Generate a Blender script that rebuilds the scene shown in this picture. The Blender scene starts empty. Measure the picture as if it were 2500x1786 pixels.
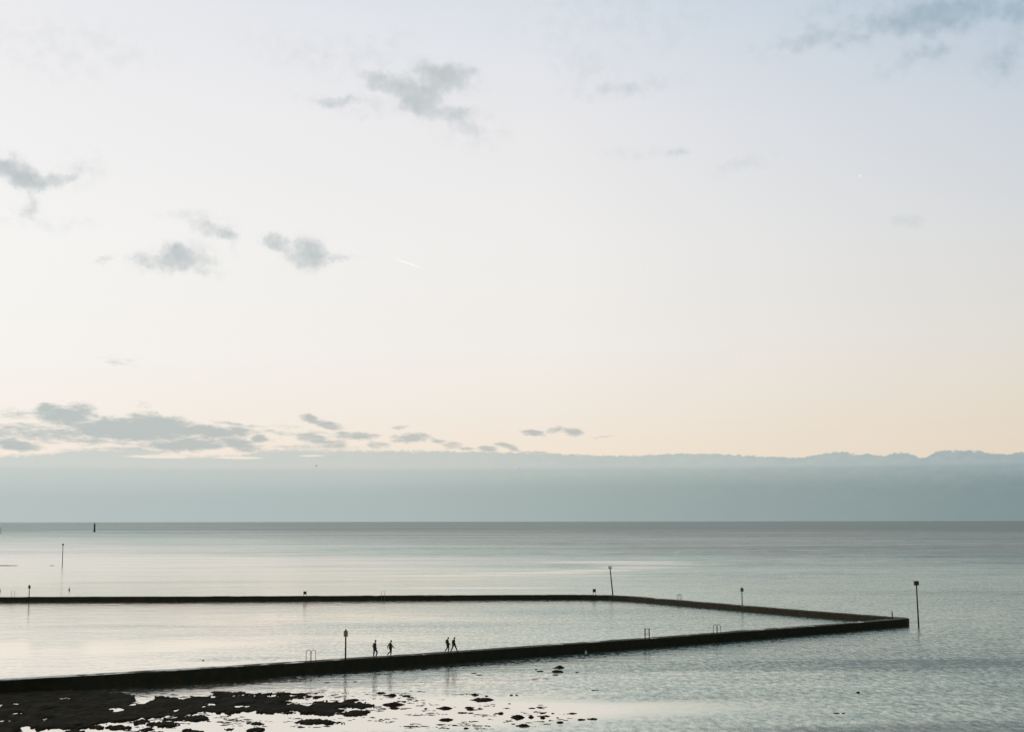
import bpy, bmesh, math, random
import numpy as np
from mathutils import Vector, Matrix, noise as mnoise

# ------------------------------------------------------------------ camera, world, sun
S = bpy.context.scene
C = S.collection
FPX, CAM_H = 3472.2, 16.2                       # focal length in photo pixels (50 mm on 36 mm), eye height above the sea
PITCH = math.atan((1272 - 893) / FPX)
ROLL = math.radians(-0.09)
ROT = Matrix.Rotation(math.pi / 2 + PITCH, 3, 'X') @ Matrix.Rotation(ROLL, 3, 'Z')
cam_d = bpy.data.cameras.new('camera')
cam_d.lens = 50; cam_d.sensor_width = 36; cam_d.clip_start = 0.5; cam_d.clip_end = 200000
cam = bpy.data.objects.new('camera', cam_d)
cam.matrix_world = Matrix.Translation((0, 0, CAM_H)) @ ROT.to_4x4()
C.objects.link(cam); S.camera = cam

S.view_settings.view_transform = 'Standard'
S.view_settings.look = 'None'
S.view_settings.exposure = 0
S.view_settings.gamma = 1
S.render.engine = 'CYCLES'

SUN_AZ, SUN_EL = -62.0, 3.0                     # degrees; azimuth from +Y towards +X
sd = bpy.data.lights.new('sun', 'SUN'); sd.energy = 0.5; sd.angle = math.radians(12); sd.color = (1.0, 0.83, 0.66)
sun = bpy.data.objects.new('sun', sd); C.objects.link(sun)
a, e = math.radians(SUN_AZ), math.radians(SUN_EL)
sdir = Vector((math.sin(a) * math.cos(e), math.cos(a) * math.cos(e), math.sin(e)))
sun.rotation_euler = sdir.to_track_quat('Z', 'Y').to_euler()


def lin(c):
    return tuple(((v / 255) / 12.92 if v / 255 <= 0.04045 else ((v / 255 + 0.055) / 1.055) ** 2.4) for v in c) + (1,)


class NT:
    """small helper round a node tree"""
    def __init__(s, tree): s.t = tree; s.n = tree.nodes; s.l = tree.links
    def new(s, typ, **kw):
        n = s.n.new(typ)
        for k, v in kw.items(): setattr(n, k, v)
        return n
    def put(s, sock, v):
        if v is None: return
        if isinstance(v, bpy.types.NodeSocket): s.l.new(v, sock)
        else: sock.default_value = v
    def m(s, op, a, b=None, c=None, clamp=False):
        n = s.new('ShaderNodeMath', operation=op, use_clamp=clamp)
        for i, v in enumerate((a, b, c)): s.put(n.inputs[i], v) if v is not None else None
        return n.outputs[0]
    def vm(s, op, a, b=None, scale=None):
        n = s.new('ShaderNodeVectorMath', operation=op)
        s.put(n.inputs[0], a)
        if b is not None: s.put(n.inputs[1], b)
        if scale is not None: s.put(n.inputs['Scale'], scale)
        return n.outputs['Value'] if op in ('LENGTH', 'DOT_PRODUCT', 'DISTANCE') else n.outputs[0]
    def xyz(s, x, y, z=0.0):
        n = s.new('ShaderNodeCombineXYZ')
        for i, v in enumerate((x, y, z)): s.put(n.inputs[i], v)
        return n.outputs[0]
    def sep(s, v):
        n = s.new('ShaderNodeSeparateXYZ'); s.put(n.inputs[0], v); return n.outputs
    def noise(s, vec, scale, detail=4, rough=0.55, dist=0.0, col=False):
        n = s.new('ShaderNodeTexNoise'); s.put(n.inputs['Vector'], vec)
        n.inputs['Scale'].default_value = scale; n.inputs['Detail'].default_value = detail
        n.inputs['Roughness'].default_value = rough; n.inputs['Distortion'].default_value = dist
        return n.outputs['Color'] if col else n.outputs['Fac']
    def rng(s, v, a, b, c=0.0, d=1.0, smooth=True):
        n = s.new('ShaderNodeMapRange', interpolation_type='SMOOTHSTEP' if smooth else 'LINEAR')
        s.put(n.inputs['Value'], v)
        for k, q in zip(('From Min', 'From Max', 'To Min', 'To Max'), (a, b, c, d)): s.put(n.inputs[k], q)
        return n.outputs[0]
    def mix(s, f, a, b, blend='MIX'):
        n = s.new('ShaderNodeMix', data_type='RGBA', blend_type=blend)
        s.put(n.inputs[0], f); s.put(n.inputs[6], a); s.put(n.inputs[7], b)
        return n.outputs[2]
    def ramp(s, f, stops, interp='LINEAR'):
        n = s.new('ShaderNodeValToRGB'); s.put(n.inputs[0], f)
        r = n.color_ramp; r.interpolation = interp
        while len(r.elements) < len(stops): r.elements.new(0.5)
        for el, (p, c) in zip(r.elements, stops): el.position = p; el.color = c
        return n.outputs[0]
    def blob(s, vec, loc, size, ang=0.0):
        """1 at the centre of an ellipse, 0 on its rim, negative outside"""
        n = s.new('ShaderNodeMapping', vector_type='TEXTURE'); s.put(n.inputs[0], vec)
        n.inputs[1].default_value = (loc[0], loc[1], 0)
        n.inputs[2].default_value = (0, 0, math.radians(ang))
        n.inputs[3].default_value = (size[0], size[1], 1e7)
        return s.m('SUBTRACT', 1.0, s.vm('LENGTH', n.outputs[0]))


def ray(px, py):
    return ROT @ Vector((px - 1250, -(py - 893), -FPX))


def azel(px, py):
    d = ray(px, py).normalized()
    return math.degrees(math.atan2(d.x, d.y)), math.degrees(math.asin(d.z))


world = bpy.data.worlds.new('World'); S.world = world; world.use_nodes = True
w = NT(world.node_tree); w.n.clear()
D = w.new('ShaderNodeTexCoord').outputs['Generated']
dx, dy, dz = w.sep(D)
AZ = w.m('MULTIPLY', w.m('ARCTAN2', dx, dy), 180 / math.pi)
EL = w.m('MULTIPLY', w.m('ARCSINE', dz), 180 / math.pi)
P2 = w.xyz(AZ, EL, 0.0)
elf = w.m('DIVIDE', EL, 90.0, clamp=True)
EST = [0, 2.6, 4.5, 7.0, 11.0, 15.8, 20.1, 32, 55, 90]
SKY_L = [(246, 231, 215), (248, 236, 224), (248, 242, 235), (248, 245, 241), (247, 246, 244), (243, 242, 243), (237, 237, 240), (198, 204, 208), (130, 148, 158), (100, 120, 136)]
SKY_C = [(244, 227, 207), (244, 230, 213), (243, 235, 225), (243, 239, 234), (242, 240, 238), (236, 235, 237), (223, 228, 235), (154, 170, 178), (100, 122, 134), (82, 102, 114)]
SKY_R = [(231, 214, 192), (230, 216, 197), (229, 219, 204), (226, 222, 215), (219, 220, 221), (205, 213, 222), (186, 203, 218), (114, 136, 144), (76, 98, 108), (66, 86, 96)]
ramps = [w.ramp(elf, [(p / 90, lin(c)) for p, c in zip(EST, cs)]) for cs in (SKY_L, SKY_C, SKY_R)]
fl = w.rng(AZ, -20, 0, smooth=False); fr = w.rng(AZ, 1, 21, smooth=False)
sky = w.mix(fr, w.mix(fl, ramps[0], ramps[1]), ramps[2])
# cloud bank low on the horizon
wn = w.noise(w.xyz(w.m('MULTIPLY', AZ, 1.0), w.m('MULTIPLY', EL, 2.2), 3.1), 1.7, 6, 0.62)
edge_px = [(-900, 1098), (0, 1110), (60, 1108), (130, 1102), (180, 1096), (330, 1093), (420, 1112), (520, 1112), (600, 1108), (650, 1096), (900, 1099), (1100, 1100),
           (1250, 1104), (1400, 1108), (1500, 1112), (1700, 1107), (1841, 1112), (1946, 1116), (1999, 1109), (2070, 1101), (2087, 1110), (2122, 1106), (2150, 1112),
           (2193, 1104), (2263, 1116), (2291, 1100), (2369, 1099), (2404, 1104), (2464, 1107), (2500, 1102), (2900, 1096)]
fc = w.new('ShaderNodeFloatCurve'); cur = fc.mapping.curves[0]
pts = [((azel(x, y)[0] + 40) / 80, (azel(x, y)[1]) / 4) for x, y in edge_px]
pts = [(0, pts[0][1])] + pts + [(1, pts[-1][1])]
while len(cur.points) < len(pts): cur.points.new(0.5, 0.5)
for p, q in zip(cur.points, pts): p.location = q; p.handle_type = 'AUTO'
fc.mapping.update()
w.put(fc.inputs['Value'], w.m('DIVIDE', w.m('ADD', AZ, 40.0), 80.0, clamp=True))
edge = w.m('MULTIPLY', fc.outputs[0], 4.0)
rag = w.noise(w.xyz(AZ, w.m('MULTIPLY', EL, 1.6), 9.0), 4.6, 6, 0.66)
edge = w.m('ADD', edge, w.m('MULTIPLY', w.m('SUBTRACT', rag, 0.5), w.rng(AZ, -16, 0, 0.40, 0.30)))
azn = w.rng(AZ, -20, 20, smooth=False)
esoft = w.rng(AZ, -14, 4, 0.16, 0.035)
bank = w.rng(EL, w.m('SUBTRACT', edge, esoft), w.m('ADD', edge, w.m('MULTIPLY', esoft, 0.7)), 1.0, 0.0)
bank_up = w.ramp(azn, [(0, lin((206, 212, 208))), (0.35, lin((203, 207, 202))), (0.7, lin((184, 194, 191))), (1, lin((160, 175, 178)))])
bank_lo = w.ramp(azn, [(0, lin((184, 196, 196))), (0.35, lin((174, 188, 187))), (0.7, lin((153, 168, 167))), (1, lin((131, 149, 152)))])
lo_e = w.m('ADD', w.m('ADD', 2.08, w.m('MULTIPLY', azn, 0.06)), w.m('MULTIPLY', w.m('SUBTRACT', wn, 0.5), 0.30))
lowf2 = w.rng(EL, w.m('SUBTRACT', lo_e, 0.10), w.m('ADD', lo_e, 0.08), 1.0, 0.0)
lowf = w.rng(EL, w.m('SUBTRACT', lo_e, w.rng(AZ, -15, 10, 1.3, 0.9)), w.m('ADD', lo_e, 0.16), 1.0, 0.0)
bankc = w.mix(w.m('ADD', w.m('MULTIPLY', lowf, 0.65), w.m('MULTIPLY', lowf2, 0.35)), bank_up, bank_lo)
bankc = w.mix(w.m('MULTIPLY', w.m('SUBTRACT', wn, 0.4), w.rng(EL, 0.8, 2.3, 0.05, 0.5), clamp=True), bankc, lin((216, 219, 212)))
# separate clouds: (centre x, centre y, half width, half height, tilt, strength), sized from the photo, placed by azimuth and elevation
CL = [(1078, 186, 88, 40, -8, .95), (1122, 184, 46, 32, 0, .8), (938, 203, 70, 22, -18, .8), (1010, 236, 85, 44, -38, .95), (1087, 277, 95, 26, -6, .75),
      (1048, 222, 60, 42, 30, .9), (1132, 304, 62, 34, -20, .55), (819, 246, 80, 17, 2, .7), (911, 252, 60, 25, 0, .3), (1160, 325, 60, 30, 0, .2),
      (10, 405, 60, 30, -12, .9), (57, 434, 66, 30, -18, 1.), (95, 452, 38, 26, 0, .8), (150, 440, 48, 14, 14, .7), (200, 412, 40, 34, 0, .3), (80, 484, 20, 48, 6, .5), (66, 510, 32, 26, 0, .5),
      (470, 526, 75, 11, -4, .35), (506, 552, 62, 20, -14, .6), (545, 570, 50, 14, -8, .75), (577, 594, 18, 30, 0, .35),
      (440, 631, 86, 34, 0, 1.), (362, 636, 46, 20, 4, .6), (482, 626, 38, 32, 0, .6), (476, 655, 60, 14, -12, .5),
      (673, 590, 42, 26, -8, .85), (706, 612, 40, 26, -20, .5), (750, 624, 54, 42, 0, 1.), (823, 632, 52, 12, 0, .6), (250, 628, 26, 6, 10, .45), (110, 545, 80, 12, 0, .18),
      (2000, 92, 150, 26, 10, .55), (2090, 93, 90, 20, -4, .5), (1990, 66, 55, 20, 0, .3), (2285, 36, 210, 50, 3, .85), (2200, 30, 110, 40, 0, .45), (2277, 128, 62, 24, 0, .5), (2225, 150, 80, 22, 15, .3),
      (2458, 148, 66, 46, 0, .45), (2490, 25, 70, 70, 0, .6), (2030, 12, 70, 22, 12, .35), (1518, 214, 120, 18, 5, .38), (1421, 157, 80, 34, -22, .28), (1655, 377, 30, 11, 0, .5), (1536, 377, 50, 10, 0, .15),
      (801, 132, 150, 34, -6, .2), (929, 112, 60, 20, 20, .2), (290, 885, 50, 10, -4, .25), (2225, 540, 24, 12, 0, .18), (1820, 400, 50, 12, 15, .16), (1495, 40, 160, 50, 0, .16), (180, 120, 120, 40, 0, .12),
      (154, 1015, 78, 24, -12, 1.), (116, 994, 34, 14, -10, .9), (200, 1006, 50, 22, -14, .7), (40, 1008, 60, 16, 0, .4), (300, 960, 0.1, 0.1, 0, 0), (356, 990, 30, 14, -20, .16),
      (329, 1047, 175, 30, 0, 1.2), (385, 1034, 90, 26, -6, 1.), (498, 1053, 140, 15, 0, 1.), (582, 1048, 44, 11, 0, .8), (119, 1058, 230, 22, 0, .62), (420, 1072, 260, 20, 0, .5), (60, 1040, 120, 10, 0, .5), (350, 1098, 170, 9, 0, .55), (780, 1090, 130, 8, 0, .4), (700, 1055, 120, 6, 0, .35), (40, 1084, 70, 16, -5, .9), (230, 1072, 150, 14, -4, .5),
      (455, 1085, 115, 18, 2, 1.), (574, 1078, 60, 16, -10, .9), (604, 1093, 45, 12, 0, .7), (633, 1071, 24, 12, 0, .9), (590, 1037, 66, 6, -6, .5),
      (752, 1019, 26, 13, -10, .9), (794, 1035, 48, 11, -12, .8), (764, 1070, 48, 15, -10, .8), (812, 1082, 46, 11, 0, .7), (868, 1062, 62, 11, 0, .8), (925, 1084, 32, 11, 0, .6),
      (1005, 1069, 50, 13, 0, .8), (984, 1041, 22, 5, 0, .5), (1069, 1076, 24, 6, 0, .6), (1102, 1084, 26, 11, 0, .6), (1146, 1094, 30, 5, 0, .6), (1192, 1094, 28, 9, 0, .8), (1240, 1089, 34, 9, -20, .9),
      (1303, 1056, 34, 8, -4, .9), (1357, 1048, 24, 8, 0, .6), (1396, 1053, 28, 11, -6, .8), (1312, 1104, 60, 5, -3, .6), (1468, 1064, 36, 2.5, 2, .35), (700, 1040, 40, 5, 0, .3)]
warp1 = w.vm('SUBTRACT', w.noise(P2, 0.9, 5, 0.6, col=True), (0.5, 0.5, 0.5))
warp2 = w.vm('SUBTRACT', w.noise(P2, 3.4, 4, 0.6, col=True), (0.5, 0.5, 0.5))
el_amp = w.rng(EL, 2.5, 8, 0.28, 1.0, smooth=False)          # far, low clouds are seen smaller
off = w.vm('ADD', w.vm('SCALE', warp1, scale=w.m('MULTIPLY', el_amp, 1.25)), w.vm('SCALE', warp2, scale=w.m('MULTIPLY', el_amp, 0.30)))
off = w.vm('MULTIPLY', off, (1.3, 0.8, 0.0))
PC = w.vm('ADD', P2, off)
pcx, pcy, _ = w.sep(PC)
cn = w.noise(P2, 1.6, 5, 0.55)
cna = w.m('SUBTRACT', cn, 0.5)
cnl = w.m('SUBTRACT', w.noise(w.vm('MULTIPLY', P2, (0.6, 2.2, 0)), 3.0, 6, 0.66), 0.5)
cl_hi = w.ramp(azn, [(0, lin((186, 194, 196))), (0.5, lin((190, 199, 201))), (1, lin((152, 175, 190)))])
cl_lo = w.ramp(azn, [(0, lin((181, 192, 192))), (0.5, lin((190, 193, 190))), (1, lin((178, 184, 186)))])
TR = [(950, 626, 1040, 658, 3.0, 1.), (2096, 434, 2104, 424, 2.6, .7)]      # two short vapour trails


GAPS = [(385, 1114, 95, 5), (580, 1117, 75, 4), (60, 1100, 110, 8), (270, 1098, 60, 4), (760, 1112, 40, 2.5)]


def finish(c):
    """dim away from the hidden sun, glow round it, then emit"""
    c = w.mix(1.0, c, dimc, 'MULTIPLY')
    c = w.mix(glowf, c, (1.45, 1.22, 0.95, 1))
    c = w.mix(0.03, c, nsc)
    g = w.new('ShaderNodeBackground'); w.put(g.inputs['Color'], c); g.inputs['Strength'].default_value = 1.0
    return g.outputs[0]


def cloudy(az0, az1, el0, el1, low):
    """the sky with the clouds that reach into this window of azimuth and elevation"""
    field = None
    for cx, cy, rx, ry, an, st in CL:
        if st <= 0: continue
        az_, el_ = azel(cx, cy)
        kx = 0.0165 / max(0.5, math.cos(math.radians(el_))) * math.cos(math.radians(az_)) ** 2
        sx, sy = rx * kx * 1.15, ry * 0.0162 * 1.2
        ca, sa = math.cos(math.radians(an)), math.sin(math.radians(an))
        ex = math.hypot(sx * ca, sy * sa) * 1.05 + 0.8; ey = math.hypot(sx * sa, sy * ca) * 1.05 + 0.5
        if az_ + ex < az0 or az_ - ex > az1 or el_ + ey < el0 or el_ - ey > el1: continue
        v_ = w.vm('SUBTRACT', w.xyz(pcx, pcy, field if field is not None else 0.0), (az_, el_, 0))
        u1 = w.vm('DOT_PRODUCT', v_, (ca / sx, sa / sx, 0)); u2 = w.vm('DOT_PRODUCT', v_, (-sa / sy, ca / sy, 0))
        r2 = w.m('MULTIPLY_ADD', u2, u2, w.m('MULTIPLY', u1, u1))
        b = w.m('MULTIPLY_ADD', r2, -st, st)
        field = b if field is None else w.m('MAXIMUM', field, b)
    c = sky
    if field is not None:
        field = w.m('ADD', field, w.m('MULTIPLY', cnl if low else cna, w.rng(field, -0.35, 0.3, 0.0, 1.6 if low else 1.1)))
        dens = w.rng(field, 0.0, 0.85 if low else 1.15)
        dens = w.m('MAXIMUM', dens, w.m('MULTIPLY', w.rng(field, -0.45, 0.25), w.m('MULTIPLY', w.rng(w.m('ADD', cna, 0.5), 0.35, 0.65), 0.0 if low else 0.15)))
        dcap = w.m('MINIMUM', w.m('MULTIPLY', dens, 0.92), 1.0)
        c = w.mix(dcap, c, cl_lo if low else cl_hi)
    bk = bank
    if low and az0 < -10:                        # warm slits where the top of the bank breaks up
        gf = None
        for gx_, gy_, grx, gry in GAPS:
            a_, e_ = azel(gx_, gy_)
            v_ = w.vm('SUBTRACT', w.xyz(w.m('ADD', AZ, 0.0), w.m('ADD', EL, w.m('MULTIPLY', cnl, 0.10)), gf if gf is not None else 0.0), (a_, e_, 0))
            u1 = w.vm('DOT_PRODUCT', v_, (1 / (grx * .0155), 0, 0)); u2 = w.vm('DOT_PRODUCT', v_, (0, 1 / (gry * .0165), 0))
            b = w.m('MULTIPLY_ADD', w.m('MULTIPLY_ADD', u2, u2, w.m('MULTIPLY', u1, u1)), -1.0, 1.0)
            gf = b if gf is None else w.m('MAXIMUM', gf, b)
        bk = w.m('MULTIPLY', bank, w.rng(gf, 0.0, 0.8, 1.0, 0.15))
    if low: c = w.mix(bk, c, bankc)
    for (x0, y0, x1, y1, wd, st) in TR:
        a0, a1 = azel(x0, y0), azel(x1, y1)
        if not (az0 < a0[0] < az1 and el0 < a0[1] < el1): continue
        an = math.degrees(math.atan2(a1[1] - a0[1], a1[0] - a0[0])); L = math.hypot(a1[0] - a0[0], a1[1] - a0[1]) / 2
        b = w.blob(P2, ((a0[0] + a1[0]) / 2, (a0[1] + a1[1]) / 2), (L * 1.05, wd * 0.0165), an)
        c = w.mix(w.m('MULTIPLY', w.rng(b, 0, 0.8), st), c, lin((255, 253, 250)))
    return finish(c)


sd2 = Vector((sdir.x, sdir.y, 0)).normalized()
dsun = w.vm('DOT_PRODUCT', D, tuple(sd2))
dimc = w.ramp(w.rng(dsun, -1, 0.0, smooth=False), [(0, (.32, .35, .36, 1)), (0.6, (.62, .67, .68, 1)), (1, (1, 1, 1, 1))])
glowf = w.m('MULTIPLY', w.rng(w.vm('DOT_PRODUCT', D, tuple(sdir)), 0.78, 1.0, 0.0, 1.0), 0.75)
ns = w.new('ShaderNodeTexSky', sky_type='NISHITA', sun_disc=False)
ns.sun_elevation = math.radians(SUN_EL); ns.sun_rotation = math.radians(SUN_AZ); ns.air_density = 1; ns.dust_density = 1
nsc = w.vm('SCALE', ns.outputs[0], scale=0.12)


def pick(cond, yes, no):
    n = w.new('ShaderNodeMixShader'); w.put(n.inputs[0], cond); w.l.new(no, n.inputs[1]); w.l.new(yes, n.inputs[2]); return n.outputs[0]


ELB = 6.3
low = pick(w.m('LESS_THAN', AZ, -13.0), cloudy(-90, -13, -5, ELB, True), pick(w.m('LESS_THAN', AZ, -6.0), cloudy(-13, -6, -5, ELB, True), cloudy(-6, 90, -5, ELB, True)))
high = pick(w.m('LESS_THAN', AZ, -10.5), cloudy(-90, -10.5, ELB, 60, False), pick(w.m('LESS_THAN', AZ, 3.0), cloudy(-10.5, 3, ELB, 60, False), cloudy(3, 90, ELB, 60, False)))
plain = finish(sky)
inside = w.m('MULTIPLY', w.m('LESS_THAN', EL, 23.0), w.m('LESS_THAN', w.m('ABSOLUTE', AZ), 30.0))
top = pick(w.m('LESS_THAN', EL, ELB), low, pick(inside, high, plain))
wo = w.new('ShaderNodeOutputWorld'); w.l.new(top, wo.inputs['Surface'])
world.cycles.sampling_method = 'MANUAL'; world.cycles.sample_map_resolution = 256


# ------------------------------------------------------------------ helpers
def at(px, py, z=0.0):
    """point of the plane at height z seen at that place of the photograph"""
    d = ray(px, py); t = (z - CAM_H) / d.z
    return Vector((d.x * t, d.y * t, z))


def mpp(p):                                     # metres per photo pixel at that point
    return p.y / FPX


def tag(o, label=None, cat=None, group=None, kind=None):
    for k, v in (('label', label), ('category', cat), ('group', group), ('kind', kind)):
        if v: o[k] = v
    return o


def empty(name, loc, rz=0.0, **kw):
    o = bpy.data.objects.new(name, None); C.objects.link(o)
    o.location = loc; o.rotation_euler = (0, 0, rz); o.empty_display_size = 0.3
    return tag(o, **kw)


def mesh_obj(name, verts, faces, mat, parent=None, smooth=True, loc=None):
    me = bpy.data.meshes.new(name); me.from_pydata([tuple(v) for v in verts], [], faces); me.update()
    if smooth:
        me.polygons.foreach_set('use_smooth', [True] * len(me.polygons))
    me.materials.append(mat)
    o = bpy.data.objects.new(name, me); C.objects.link(o)
    if parent: o.parent = parent
    if loc is not None: o.location = loc
    return o


class MB:
    """collects shapes into one mesh"""
    def __init__(s): s.v = []; s.f = []
    def add(s, vs, fs):
        k = len(s.v); s.v += [Vector(v) for v in vs]; s.f += [tuple(i + k for i in f) for f in fs]
    def box(s, c, size, rz=0.0, bev=0.12):
        """box with chamfered edges"""
        bm = bmesh.new(); bmesh.ops.create_cube(bm, size=1)
        for v in bm.verts: v.co = Vector((v.co.x * size[0], v.co.y * size[1], v.co.z * size[2]))
        bmesh.ops.bevel(bm, geom=list(bm.edges), offset=min(size) * bev, segments=1, affect='EDGES')
        bm.verts.index_update()
        M = Matrix.Translation(c) @ Matrix.Rotation(rz, 4, 'Z')
        s.add([M @ v.co for v in bm.verts], [[v.index for v in f.verts] for f in bm.faces]); bm.free()
    def tube(s, pts, rad, n=10, cap=True):
        pts = [Vector(p) for p in pts]
        rad = rad if isinstance(rad, (list, tuple)) else [rad] * len(pts)
        rings = []; up = None
        for i, p in enumerate(pts):
            t = (pts[min(i + 1, len(pts) - 1)] - pts[max(i - 1, 0)]).normalized()
            if up is None:
                up = t.orthogonal().normalized()
            else:
                up = (up - t * up.dot(t)).normalized()
            b = t.cross(up)
            rings.append([p + (up * math.cos(2 * math.pi * k / n) + b * math.sin(2 * math.pi * k / n)) * rad[i] for k in range(n)])
        vs = [v for r in rings for v in r]; fs = []
        for i in range(len(pts) - 1):
            for k in range(n):
                a0 = i * n + k; a1 = i * n + (k + 1) % n
                fs.append((a0, a1, a1 + n, a0 + n))
        if cap:
            fs.append(tuple(range(n - 1, -1, -1))); fs.append(tuple((len(pts) - 1) * n + k for k in range(n)))
        s.add(vs, fs)
    def ball(s, c, r, seg=12, rot=None):
        bm = bmesh.new(); bmesh.ops.create_uvsphere(bm, u_segments=seg, v_segments=max(6, seg // 2), radius=1)
        r = r if isinstance(r, (list, tuple)) else (r, r, r)
        M = Matrix.Translation(c) @ (rot.to_4x4() if rot else Matrix()) @ Matrix.Diagonal((r[0], r[1], r[2], 1))
        bm.verts.index_update()
        s.add([M @ v.co for v in bm.verts], [[v.index for v in f.verts] for f in bm.faces]); bm.free()
    def build(s, name, mat, parent=None, smooth=False):
        return mesh_obj(name, s.v, s.f, mat, parent, smooth)


def copy_tree(o, parent=None):
    c = o.copy(); C.objects.link(c); c.parent = parent
    for ch in o.children: copy_tree(ch, c)
    return c


def material(name, col, rough=0.6, col2=None, scale=3.0, bump=0.0, bscale=None, rough2=None, metal=0.0, spec=0.5, detail=5):
    m = bpy.data.materials.new(name); m.use_nodes = True
    t = NT(m.node_tree); b = t.n['Principled BSDF']
    oc = t.new('ShaderNodeTexCoord').outputs['Object']
    n = t.noise(oc, scale, detail, 0.6)
    c2 = col2 or tuple(v * 0.6 for v in col)
    t.put(b.inputs['Base Color'], t.mix(t.rng(n, 0.35, 0.65), (*col, 1), (*c2, 1)))
    t.put(b.inputs['Roughness'], t.rng(t.noise(oc, scale * 0.7, 4, 0.6), 0.4, 0.62, rough, rough2 if rough2 is not None else rough))
    b.inputs['Metallic'].default_value = metal
    b.inputs['Specular IOR Level'].default_value = spec
    if bump:
        bn = t.new('ShaderNodeBump'); bn.inputs['Strength'].default_value = 1.0; bn.inputs['Distance'].default_value = bump
        t.put(bn.inputs['Height'], t.noise(oc, bscale or scale * 3, 6, 0.65)); t.l.new(bn.outputs[0], b.inputs['Normal'])
    return m


M_wall = material('weedy_concrete', (0.034, 0.026, 0.010), 0.75, (0.016, 0.018, 0.008), 1.2, 0.06, 3.0, spec=0.25)
t_ = NT(M_wall.node_tree); b_ = t_.n['Principled BSDF']      # walked-on, barer and wetter along the top
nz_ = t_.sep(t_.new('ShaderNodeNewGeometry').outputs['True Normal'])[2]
src = b_.inputs['Base Color'].links[0].from_socket; oc_ = t_.new('ShaderNodeTexCoord').outputs['Object']
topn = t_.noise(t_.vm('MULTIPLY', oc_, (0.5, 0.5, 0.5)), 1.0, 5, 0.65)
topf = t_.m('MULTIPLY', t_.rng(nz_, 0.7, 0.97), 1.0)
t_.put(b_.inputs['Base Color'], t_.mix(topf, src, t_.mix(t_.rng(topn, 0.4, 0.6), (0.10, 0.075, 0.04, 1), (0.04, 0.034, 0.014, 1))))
wet = t_.rng(t_.m('ADD', t_.noise(t_.vm('MULTIPLY', oc_, (0.35, 0.35, 0.35)), 1.0, 5, 0.6), t_.rng(t_.sep(oc_)[0], -18, -38, -0.02, 0.16)), 0.54, 0.62)
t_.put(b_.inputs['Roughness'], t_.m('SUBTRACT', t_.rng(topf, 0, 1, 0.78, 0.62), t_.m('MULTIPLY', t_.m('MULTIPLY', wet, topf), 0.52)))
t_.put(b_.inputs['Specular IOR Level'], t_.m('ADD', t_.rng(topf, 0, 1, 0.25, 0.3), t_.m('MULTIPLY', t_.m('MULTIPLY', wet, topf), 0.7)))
M_rock = material('weed_covered_rock', (0.046, 0.023, 0.010), 0.7, (0.016, 0.010, 0.006), 3.0, 0.03, 9.0, spec=0.1)
M_reef = material('weedy_reef', (0.018, 0.021, 0.009), 0.95, (0.034, 0.019, 0.008), 0.7, 0.04, 5.0, rough2=0.8, spec=0.06)
M_rust = material('rusty_red_steel', (0.11, 0.022, 0.016), 0.6, (0.06, 0.018, 0.014), 5.0, 0.004, 30)
M_rustd = material('rusty_brown_steel', (0.09, 0.035, 0.016), 0.65, (0.04, 0.02, 0.012), 5.0, 0.004, 30)
M_steel = material('dull_tube_steel', (0.13, 0.09, 0.085), 0.5, (0.08, 0.05, 0.045), 8.0, metal=0.3)
M_board = material('weathered_board', (0.38, 0.24, 0.11), 0.7, (0.22, 0.14, 0.07), 4.0)
M_dark = material('dark_board', (0.035, 0.032, 0.022), 0.7, (0.02, 0.02, 0.016), 4.0)
M_pale = material('pale_galvanised_tube', (0.30, 0.28, 0.25), 0.5, (0.24, 0.22, 0.2), 8.0)
M_grey = material('grey_green_board', (0.07, 0.075, 0.06), 0.7, (0.05, 0.055, 0.045), 4.0)
M_pile = material('tarred_timber', (0.06, 0.035, 0.018), 0.75, (0.03, 0.02, 0.012), 2.0, 0.01, 12)
M_white = material('white_feathers', (0.72, 0.72, 0.70), 0.7, (0.5, 0.5, 0.5), 6.0)
M_gullg = material('grey_feathers', (0.10, 0.10, 0.10), 0.7, (0.05, 0.05, 0.05), 6.0)
M_bdark = material('dark_feathers', (0.03, 0.028, 0.022), 0.7, (0.015, 0.015, 0.012), 8.0)
M_skin = material('skin', (0.30, 0.17, 0.11), 0.6, (0.26, 0.14, 0.09), 10)
M_coat = material('black_jacket', (0.018, 0.014, 0.012), 0.8, (0.010, 0.008, 0.008), 12, 0.003, 40)
M_coat2 = material('dark_brown_jacket', (0.030, 0.016, 0.012), 0.8, (0.016, 0.010, 0.008), 12, 0.003, 40)
M_jean = material('dark_trousers', (0.022, 0.014, 0.016), 0.8, (0.012, 0.009, 0.012), 12, 0.003, 40)
M_jean2 = material('plum_trousers', (0.045, 0.018, 0.022), 0.8, (0.028, 0.014, 0.018), 12, 0.003, 40)
M_hair = material('dark_hair', (0.018, 0.012, 0.008), 0.6, (0.01, 0.008, 0.006), 30)
M_shoe = material('dark_shoes', (0.014, 0.011, 0.010), 0.5, (0.01, 0.009, 0.008), 20)


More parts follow.
